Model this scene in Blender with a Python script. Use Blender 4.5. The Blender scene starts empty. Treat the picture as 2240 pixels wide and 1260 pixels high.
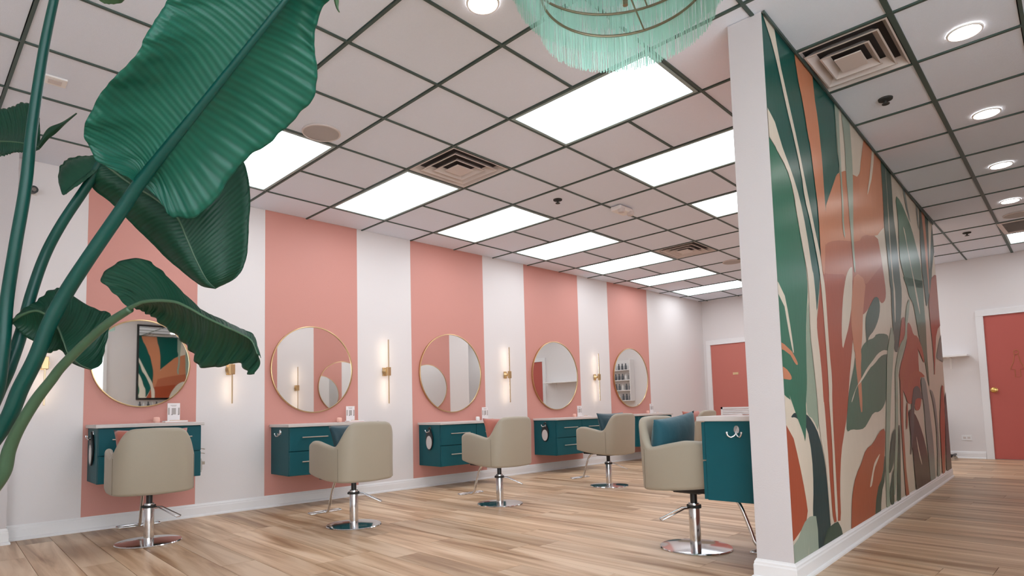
# Hair salon with striped wall, painted partition, suspended ceiling and a big potted plant
import bpy, bmesh, math, random
from mathutils import Vector, Matrix
random.seed(7)
PI = math.pi
scene = bpy.context.scene
COL = scene.collection

# ---------------------------------------------------------------- camera, world, exposure
def sr(r, g, b):
    f = lambda c: (c/255/12.92) if c/255 <= .04045 else ((c/255+.055)/1.055)**2.4
    return (f(r), f(g), f(b), 1.0)

CAM = Vector((-2.004659, -5.489904, 0.837610))
AX_R, AX_U, AX_F = Vector((0.729836, -0.683162, -0.025095)), Vector((-0.032224, -0.071047, 0.996952)), Vector((0.682862, 0.726803, 0.073867))
FPX, PPX, PPY = 1304.5183, 1090.3566, 799.4572
cam_data = bpy.data.cameras.new('camera')
cam = bpy.data.objects.new('camera', cam_data)
COL.objects.link(cam)
M3 = Matrix((AX_R, AX_U, -AX_F)).transposed()
cam.matrix_world = Matrix.Translation(CAM) @ M3.to_4x4()
cam_data.sensor_fit = 'HORIZONTAL'
cam_data.sensor_width = 36.0
cam_data.lens = FPX*36.0/2240
cam_data.shift_x = (1120-PPX)/2240
cam_data.shift_y = (PPY-630)/2240
cam_data.clip_start = 0.05
scene.camera = cam

world = bpy.data.worlds.new('world'); scene.world = world
world.use_nodes = True
bg = world.node_tree.nodes['Background']
bg.inputs['Color'].default_value = (0.91, 0.96, 1.02, 1)
bg.inputs['Strength'].default_value = 4.3

vs = scene.view_settings
vs.view_transform = 'Standard'; vs.look = 'None'; vs.gamma = 1.0; vs.use_curve_mapping = False
vs.exposure = 0.53
PANEL_E = 3.9       # radiance of the ceiling light panels
DOWN_E = 26.0       # radiance of the recessed downlights
SCONCE_E = 10.0     # radiance of the sconce strips

# ---------------------------------------------------------------- room figures (metres)
H = 2.7652                       # ceiling height, floor at z = 0, striped wall at y = 0
XE = 8.45                     # end wall
XW = -5.0                     # street side wall
YS = -7.3                     # wall behind the corridor
M0 = Vector((0.9006, -4.3579)); MD = Vector((0.998470, 0.055294)); MN = Vector((-MD.y, MD.x)); ML = 5.0564; MT = 0.1687
STRIPES = [-1.199, -0.401, 0.186, 1.151, 1.829, 2.917, 3.654, 4.776, 5.5, 6.594]
def grid(i, j):
    jj = min(j, 9.0)
    x = .6096*i + 0.00256*i*i + 0.00940*j
    y = -(0.60884*jj + (-0.00808)*jj*jj) + 0.00992*i
    if j > 9: y -= .47*(j-9)
    ct, st = 0.9996693, 0.0257145
    return Vector((ct*x-st*y, st*x+ct*y-0.47832))
def in_frame(p, m=0.04):
    d = Vector(p)-CAM; z = d.dot(AX_F)
    if z < .05: return False
    x = PPX+FPX*d.dot(AX_R)/z; y = PPY-FPX*d.dot(AX_U)/z
    return -2240*m < x < 2240*(1+m) and -1260*m < y < 1260*(1+m)

# ---------------------------------------------------------------- materials
MATS = {}
def mat(name, col, rough=.5, metal=0.0, bump=0.0, bscale=40, var=0.0, vscale=6, coat=0.0, spec=.5, emit=None, estr=0, trans=0, stretch=None, sheen=0, alpha=1):
    if name in MATS: return MATS[name]
    m = bpy.data.materials.new(name); m.use_nodes = True
    nt = m.node_tree; b = nt.nodes['Principled BSDF']
    b.inputs['Base Color'].default_value = col
    b.inputs['Roughness'].default_value = rough
    b.inputs['Metallic'].default_value = metal
    b.inputs['Specular IOR Level'].default_value = spec
    b.inputs['Coat Weight'].default_value = coat
    b.inputs['Coat Roughness'].default_value = .15
    b.inputs['Transmission Weight'].default_value = trans
    b.inputs['Sheen Weight'].default_value = sheen
    b.inputs['Alpha'].default_value = alpha
    if emit:
        b.inputs['Emission Color'].default_value = emit
        b.inputs['Emission Strength'].default_value = estr
    if bump or var:
        tc = nt.nodes.new('ShaderNodeTexCoord'); mp = nt.nodes.new('ShaderNodeMapping')
        nt.links.new(tc.outputs['Object'], mp.inputs['Vector'])
        if stretch: mp.inputs['Scale'].default_value = stretch
    if var:
        n = nt.nodes.new('ShaderNodeTexNoise'); n.inputs['Scale'].default_value = vscale; n.inputs['Detail'].default_value = 4
        nt.links.new(mp.outputs['Vector'], n.inputs['Vector'])
        cr = nt.nodes.new('ShaderNodeMix'); cr.data_type = 'RGBA'
        cr.inputs['A'].default_value = tuple(c*(1-var) for c in col[:3])+(1,)
        cr.inputs['B'].default_value = tuple(min(1, c*(1+var)) for c in col[:3])+(1,)
        nt.links.new(n.outputs['Fac'], cr.inputs['Factor'])
        nt.links.new(cr.outputs['Result'], b.inputs['Base Color'])
    if bump:
        n2 = nt.nodes.new('ShaderNodeTexNoise'); n2.inputs['Scale'].default_value = bscale; n2.inputs['Detail'].default_value = 3
        nt.links.new(mp.outputs['Vector'], n2.inputs['Vector'])
        bp = nt.nodes.new('ShaderNodeBump'); bp.inputs['Strength'].default_value = bump; bp.inputs['Distance'].default_value = .01
        nt.links.new(n2.outputs['Fac'], bp.inputs['Height'])
        nt.links.new(bp.outputs['Normal'], b.inputs['Normal'])
    MATS[name] = m
    return m

def emis(name, col, strength):
    m = bpy.data.materials.new(name); m.use_nodes = True
    nt = m.node_tree; nt.nodes.clear()
    e = nt.nodes.new('ShaderNodeEmission'); o = nt.nodes.new('ShaderNodeOutputMaterial')
    e.inputs['Color'].default_value = col; e.inputs['Strength'].default_value = strength
    nt.links.new(e.outputs[0], o.inputs[0]); MATS[name] = m
    return m

def glass(name, col, fac):
    m = bpy.data.materials.new(name); m.use_nodes = True
    nt = m.node_tree; nt.nodes.clear()
    t = nt.nodes.new('ShaderNodeBsdfTransparent'); t.inputs['Color'].default_value = col
    g = nt.nodes.new('ShaderNodeBsdfGlossy'); g.inputs['Roughness'].default_value = .02
    mx = nt.nodes.new('ShaderNodeMixShader'); mx.inputs['Fac'].default_value = fac
    o = nt.nodes.new('ShaderNodeOutputMaterial')
    nt.links.new(t.outputs[0], mx.inputs[1]); nt.links.new(g.outputs[0], mx.inputs[2]); nt.links.new(mx.outputs[0], o.inputs[0])
    MATS[name] = m
    return m

M_WHITE = mat('wall_paint_white', sr(230, 224, 223), .6, bump=.08, bscale=160)
M_GREYW = mat('partition_paint', sr(208, 201, 201), .6, bump=.08, bscale=160)
M_PINK = mat('wall_paint_pink', sr(209, 147, 136), .55, bump=.08, bscale=160)
M_TRIM = mat('trim_gloss_white', sr(238, 236, 236), .35)
M_TILE = mat('ceiling_tile_fissured', sr(232, 238, 250), .85, bump=.25, bscale=260, var=.02, vscale=90)
M_BAR = mat('ceiling_grid_dark', sr(64, 82, 76), .5)
M_SLAB = mat('plenum_dark', sr(60, 55, 55), .9)
M_PANELFR = mat('panel_frame', sr(150, 168, 165), .4)
M_PANEL = emis('light_panel_glow', (0.92, 0.97, 1.02, 1), PANEL_E)
M_DOWN = emis('downlight_glow', (1.0, .95, .90, 1), DOWN_E)
M_SCON = emis('sconce_glow', (1.0, .80, .58, 1), SCONCE_E)
M_RING = mat('downlight_ring', sr(240, 236, 232), .4)
M_VENT = mat('vent_enamel', sr(214, 203, 198), .5)
M_DARK = mat('dark_void', sr(52, 52, 50), .8)
M_DUCT = mat('duct_grey', sr(112, 106, 100), .8)
M_BLACK = mat('black_plastic', sr(28, 28, 30), .4)
M_CHROME = mat('chrome', sr(215, 215, 216), .10, metal=1.0)
M_STEEL = mat('brushed_steel', sr(190, 182, 172), .28, metal=1.0)
M_GOLD = mat('brushed_gold', sr(204, 174, 130), .32, metal=1.0)
M_ROD = mat('champagne_rod', sr(206, 184, 152), .35, metal=.8)
M_MIRROR = mat('mirror_silver', (0.90, 0.91, 0.90, 1), .015, metal=1.0)
M_TEAL = mat('teal_lacquer', sr(8, 84, 94), .5, spec=.3, bump=.05, bscale=200, var=.06, vscale=9)
M_TOP = mat('worktop_stone', sr(208, 200, 196), .3, var=.05, vscale=14)
M_TAUPE = mat('taupe_vinyl', sr(168, 158, 140), .5, bump=.06, bscale=300, sheen=.1)
M_TAUPE2 = mat('taupe_piping', sr(196, 184, 168), .5)
M_VELV = mat('teal_velvet', sr(18, 84, 98), .75, bump=.3, bscale=14, var=.25, vscale=9, sheen=.35)
M_DVELV = mat('dark_teal_satin', sr(14, 58, 70), .45, bump=.3, bscale=14, var=.25, vscale=9, sheen=.2)
M_RVELV = mat('rust_velvet', sr(176, 100, 84), .75, bump=.3, bscale=14, var=.2, vscale=9, sheen=.35)
M_DOOR = mat('door_red', sr(198, 116, 104), .5, bump=.05, bscale=120)
M_DOORR = mat('door_red_deep', sr(190, 92, 82), .5, bump=.05, bscale=120)
M_PAPER = mat('card_white', sr(238, 232, 232), .5)
M_INK = mat('card_ink', sr(176, 168, 164), .6)
M_INKD = mat('card_ink_dark', sr(100, 92, 94), .6)
M_ACRYL = mat('acrylic_clear', sr(232, 224, 220), .1, spec=.6, var=.02)
M_JAR = mat('pink_ceramic', sr(244, 188, 172), .4, var=.04)
M_JARW = mat('white_ceramic', sr(244, 240, 238), .35, var=.02)
M_POT = mat('pot_ceramic', sr(214, 208, 200), .5, var=.05)
M_SOIL = mat('soil', sr(60, 46, 36), .95, bump=.8, bscale=60, var=.3, vscale=30)
M_FRINGE = mat('mint_fringe', sr(178, 222, 208), .55, var=.18, vscale=30, stretch=(1, 1, .2))
M_RINGW = mat('bronze_wire', sr(150, 134, 112), .35, metal=.8)
M_GLASSP = glass('window_glass', (.97, .99, .99, 1), .06)
M_SHELF = mat('shelf_white', sr(238, 234, 232), .5)

def plank_material():
    m = bpy.data.materials.new('oak_plank'); m.use_nodes = True
    nt = m.node_tree; L = nt.links; b = nt.nodes['Principled BSDF']
    tc = nt.nodes.new('ShaderNodeTexCoord'); oi = nt.nodes.new('ShaderNodeObjectInfo')
    mp = nt.nodes.new('ShaderNodeMapping'); mp.inputs['Scale'].default_value = (7.0, .5, 1)
    L.new(tc.outputs['Object'], mp.inputs['Vector'])
    add = nt.nodes.new('ShaderNodeVectorMath'); add.operation = 'ADD'
    mul = nt.nodes.new('ShaderNodeVectorMath'); mul.operation = 'SCALE'; mul.inputs[0].default_value = (13, 29, 7)
    L.new(oi.outputs['Random'], mul.inputs['Scale'])
    L.new(mp.outputs['Vector'], add.inputs[0]); L.new(mul.outputs['Vector'], add.inputs[1])
    n1 = nt.nodes.new('ShaderNodeTexNoise'); n1.inputs['Scale'].default_value = 1.4; n1.inputs['Detail'].default_value = 5; n1.inputs['Distortion'].default_value = .9
    L.new(add.outputs[0], n1.inputs['Vector'])
    r1 = nt.nodes.new('ShaderNodeValToRGB')
    r1.color_ramp.elements[0].position = .30; r1.color_ramp.elements[0].color = sr(152, 112, 78)
    r1.color_ramp.elements[1].position = .62; r1.color_ramp.elements[1].color = sr(226, 198, 168)
    e = r1.color_ramp.elements.new(.46); e.color = sr(200, 166, 132)
    L.new(n1.outputs['Fac'], r1.inputs['Fac'])
    # tone of the whole plank
    r2 = nt.nodes.new('ShaderNodeValToRGB')
    r2.color_ramp.elements[0].color = (.80, .78, .76, 1); r2.color_ramp.elements[1].color = (1.12, 1.10, 1.09, 1)
    L.new(oi.outputs['Random'], r2.inputs['Fac'])
    mx = nt.nodes.new('ShaderNodeMix'); mx.data_type = 'RGBA'; mx.blend_type = 'MULTIPLY'; mx.inputs['Factor'].default_value = 1
    L.new(r1.outputs['Color'], mx.inputs['A']); L.new(r2.outputs['Color'], mx.inputs['B'])
    L.new(mx.outputs['Result'], b.inputs['Base Color'])
    n2 = nt.nodes.new('ShaderNodeTexNoise'); n2.inputs['Scale'].default_value = 9; n2.inputs['Detail'].default_value = 6
    L.new(add.outputs[0], n2.inputs['Vector'])
    bp = nt.nodes.new('ShaderNodeBump'); bp.inputs['Strength'].default_value = .12; bp.inputs['Distance'].default_value = .004
    L.new(n2.outputs['Fac'], bp.inputs['Height']); L.new(bp.outputs['Normal'], b.inputs['Normal'])
    b.inputs['Roughness'].default_value = .42
    MATS['oak_plank'] = m
    return m
M_PLANK = plank_material()

def leaf_material(name, c1, c2, rough):
    m = bpy.data.materials.new(name); m.use_nodes = True
    nt = m.node_tree; L = nt.links; b = nt.nodes['Principled BSDF']; out = nt.nodes['Material Output']
    uv = nt.nodes.new('ShaderNodeTexCoord')
    sep = nt.nodes.new('ShaderNodeSeparateXYZ'); L.new(uv.outputs['UV'], sep.inputs[0])
    # side veins: run from the midrib to the edge, leaning towards the tip
    ab = nt.nodes.new('ShaderNodeMath'); ab.operation = 'ABSOLUTE'; L.new(sep.outputs['X'], ab.inputs[0])
    ma = nt.nodes.new('ShaderNodeMath'); ma.operation = 'MULTIPLY_ADD'; ma.inputs[1].default_value = 0
    L.new(ab.outputs[0], ma.inputs[0]); L.new(sep.outputs['Y'], ma.inputs[2])
    sc = nt.nodes.new('ShaderNodeMath'); sc.operation = 'MULTIPLY'; sc.inputs[1].default_value = 330
    L.new(ma.outputs[0], sc.inputs[0])
    sn = nt.nodes.new('ShaderNodeMath'); sn.operation = 'SINE'; L.new(sc.outputs[0], sn.inputs[0])
    mr = nt.nodes.new('ShaderNodeMapRange'); mr.inputs['From Min'].default_value = -1; L.new(sn.outputs[0], mr.inputs['Value'])
    nz = nt.nodes.new('ShaderNodeTexNoise'); nz.inputs['Scale'].default_value = 5; nz.inputs['Detail'].default_value = 4
    L.new(uv.outputs['Object'], nz.inputs['Vector'])
    mx = nt.nodes.new('ShaderNodeMix'); mx.data_type = 'RGBA'; mx.inputs['A'].default_value = c1; mx.inputs['B'].default_value = c2
    L.new(nz.outputs['Fac'], mx.inputs['Factor'])
    mx2 = nt.nodes.new('ShaderNodeMix'); mx2.data_type = 'RGBA'; mx2.blend_type = 'MULTIPLY'; mx2.inputs['Factor'].default_value = .22
    L.new(mx.outputs['Result'], mx2.inputs['A'])
    rr = nt.nodes.new('ShaderNodeCombineColor')
    for k in range(3): L.new(mr.outputs['Result'], rr.inputs[k])
    L.new(rr.outputs[0], mx2.inputs['B'])
    L.new(mx2.outputs['Result'], b.inputs['Base Color'])
    bp = nt.nodes.new('ShaderNodeBump'); bp.inputs['Strength'].default_value = .25; bp.inputs['Distance'].default_value = .004
    L.new(mr.outputs['Result'], bp.inputs['Height']); L.new(bp.outputs['Normal'], b.inputs['Normal'])
    b.inputs['Roughness'].default_value = rough; b.inputs['Specular IOR Level'].default_value = .32
    tr = nt.nodes.new('ShaderNodeBsdfTranslucent'); L.new(mx.outputs['Result'], tr.inputs['Color'])
    ms = nt.nodes.new('ShaderNodeMixShader'); ms.inputs['Fac'].default_value = .22
    L.new(b.outputs[0], ms.inputs[1]); L.new(tr.outputs[0], ms.inputs[2]); L.new(ms.outputs[0], out.inputs['Surface'])
    MATS[name] = m
    return m
M_LEAF = leaf_material('leaf_glossy_green', sr(16, 82, 66), sr(40, 114, 94), .36)
M_LEAFD = leaf_material('leaf_deep_green', sr(14, 56, 40), sr(32, 82, 60), .46)
M_LEAFP = leaf_material('leaf_pale_underside', sr(44, 84, 50), sr(110, 140, 104), .45)
M_STEM = mat('stem_green', sr(4, 66, 58), .36, spec=.35, var=.2, vscale=8, stretch=(1, 1, .3))
M_STEMD = mat('stem_olive', sr(58, 86, 62), .4, var=.2, vscale=8)

# ---------------------------------------------------------------- mesh helpers
class MB:
    def __init__(s): s.v = []; s.f = []; s.m = []; s.uv = None
    def add(s, vs, fs, mi=0):
        o = len(s.v); s.v += [tuple(p) for p in vs]
        for f in fs: s.f.append(tuple(o+k for k in f)); s.m.append(mi)
    def box(s, x0, x1, y0, y1, z0, z1, mi=0):
        v = [(x, y, z) for z in (z0, z1) for y in (y0, y1) for x in (x0, x1)]
        s.add(v, [(0, 2, 3, 1), (4, 5, 7, 6), (0, 1, 5, 4), (2, 6, 7, 3), (0, 4, 6, 2), (1, 3, 7, 5)], mi)
    def prism(s, poly, z0, z1, mi=0):
        n = len(poly); v = [(p[0], p[1], z0) for p in poly]+[(p[0], p[1], z1) for p in poly]
        s.add(v, [tuple(range(n-1, -1, -1)), tuple(range(n, 2*n))]+[(k, (k+1) % n, n+(k+1) % n, n+k) for k in range(n)], mi)
    def lathe(s, prof, n=32, c=(0, 0, 0), mi=0, cap=True):
        v = []; f = []
        for r, z in prof:
            for k in range(n):
                a = 2*PI*k/n; v.append((c[0]+r*math.cos(a), c[1]+r*math.sin(a), c[2]+z))
        for i in range(len(prof)-1):
            for k in range(n):
                a, b2 = i*n+k, i*n+(k+1) % n
                f.append((a, b2, b2+n, a+n))
        if cap:
            if prof[0][0] > 1e-6: f.append(tuple(range(n-1, -1, -1)))
            if prof[-1][0] > 1e-6: f.append(tuple((len(prof)-1)*n+k for k in range(n)))
        s.add(v, f, mi)
    def tube(s, pts, r, n=10, closed=False, mi=0):
        P = [Vector(p[:3]) for p in pts]; m = len(P)
        R = [(p[3] if len(p) > 3 else r) for p in pts]
        v = []; f = []; up = None
        for i in range(m):
            if closed: t = P[(i+1) % m]-P[i-1]
            else: t = P[min(i+1, m-1)]-P[max(i-1, 0)]
            t.normalize()
            if up is None:
                up = Vector((0, 0, 1)) if abs(t.z) < .9 else Vector((1, 0, 0))
            a = t.cross(up).normalized(); b = a.cross(t).normalized(); up = b
            for k in range(n):
                w = 2*PI*k/n; v.append(P[i]+(a*math.cos(w)+b*math.sin(w))*R[i])
        for i in range(m if closed else m-1):
            for k in range(n):
                j = (i+1) % m
                f.append((i*n+k, i*n+(k+1) % n, j*n+(k+1) % n, j*n+k))
        if not closed: f += [tuple(range(n-1, -1, -1)), tuple((m-1)*n+k for k in range(n))]
        s.add(v, f, mi)
    def build(s, name, mats, parent=None, smooth=None, bevel=0, seg=2, loc=None, rz=0):
        me = bpy.data.meshes.new(name); me.from_pydata(s.v, [], s.f)
        if not isinstance(mats, (list, tuple)): mats = [mats]
        for m in mats: me.materials.append(m)
        me.polygons.foreach_set('material_index', s.m)
        if smooth is not None:
            me.polygons.foreach_set('use_smooth', [True]*len(s.f))
            if smooth < 179: me.set_sharp_from_angle(angle=math.radians(smooth))
        me.update()
        o = bpy.data.objects.new(name, me); COL.objects.link(o)
        if parent: o.parent = parent
        if loc is not None: o.location = loc
        o.rotation_euler.z = rz
        if bevel:
            md = o.modifiers.new('bevel', 'BEVEL'); md.width = bevel; md.segments = seg; md.limit_method = 'ANGLE'; md.angle_limit = math.radians(40)
        return o

def fix_normals(o):
    bm = bmesh.new(); bm.from_mesh(o.data); bmesh.ops.recalc_face_normals(bm, faces=bm.faces[:]); bm.to_mesh(o.data); bm.free()

def tag(o, label=None, cat=None, group=None, kind=None):
    if label: o['label'] = label
    if cat: o['category'] = cat
    if group: o['group'] = group
    if kind: o['kind'] = kind
    return o
def empty(name, loc=(0, 0, 0), rz=0):
    o = bpy.data.objects.new(name, None); COL.objects.link(o); o.location = loc; o.rotation_euler.z = rz
    o.empty_display_size = .1
    return o
def copy_tree(o, parent=None):
    c = o.copy(); COL.objects.link(c); c.parent = parent
    for ch in list(o.children): copy_tree(ch, c)
    return c
def bez(pts, n=12):
    "smooth (Catmull-Rom) curve through the points; works on tuples of any length"
    out = []; P = [pts[0]]+list(pts)+[pts[-1]]
    for i in range(1, len(P)-2):
        for k in range(n):
            t = k/n
            out.append(tuple(.5*(2*b+(c-a)*t+(2*a-5*b+4*c-d)*t*t+(3*b-a-3*c+d)*t**3) for a, b, c, d in zip(P[i-1], P[i], P[i+1], P[i+2])))
    out.append(tuple(pts[-1]))
    return out
def clip_poly(poly, f):
    out = []
    for i in range(len(poly)):
        a, b = poly[i-1], poly[i]; fa, fb = f(a), f(b)
        if (fa >= 0) != (fb >= 0):
            t = fa/(fa-fb); out.append(a+(b-a)*t)
        if fb >= 0: out.append(b)
    return out

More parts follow.
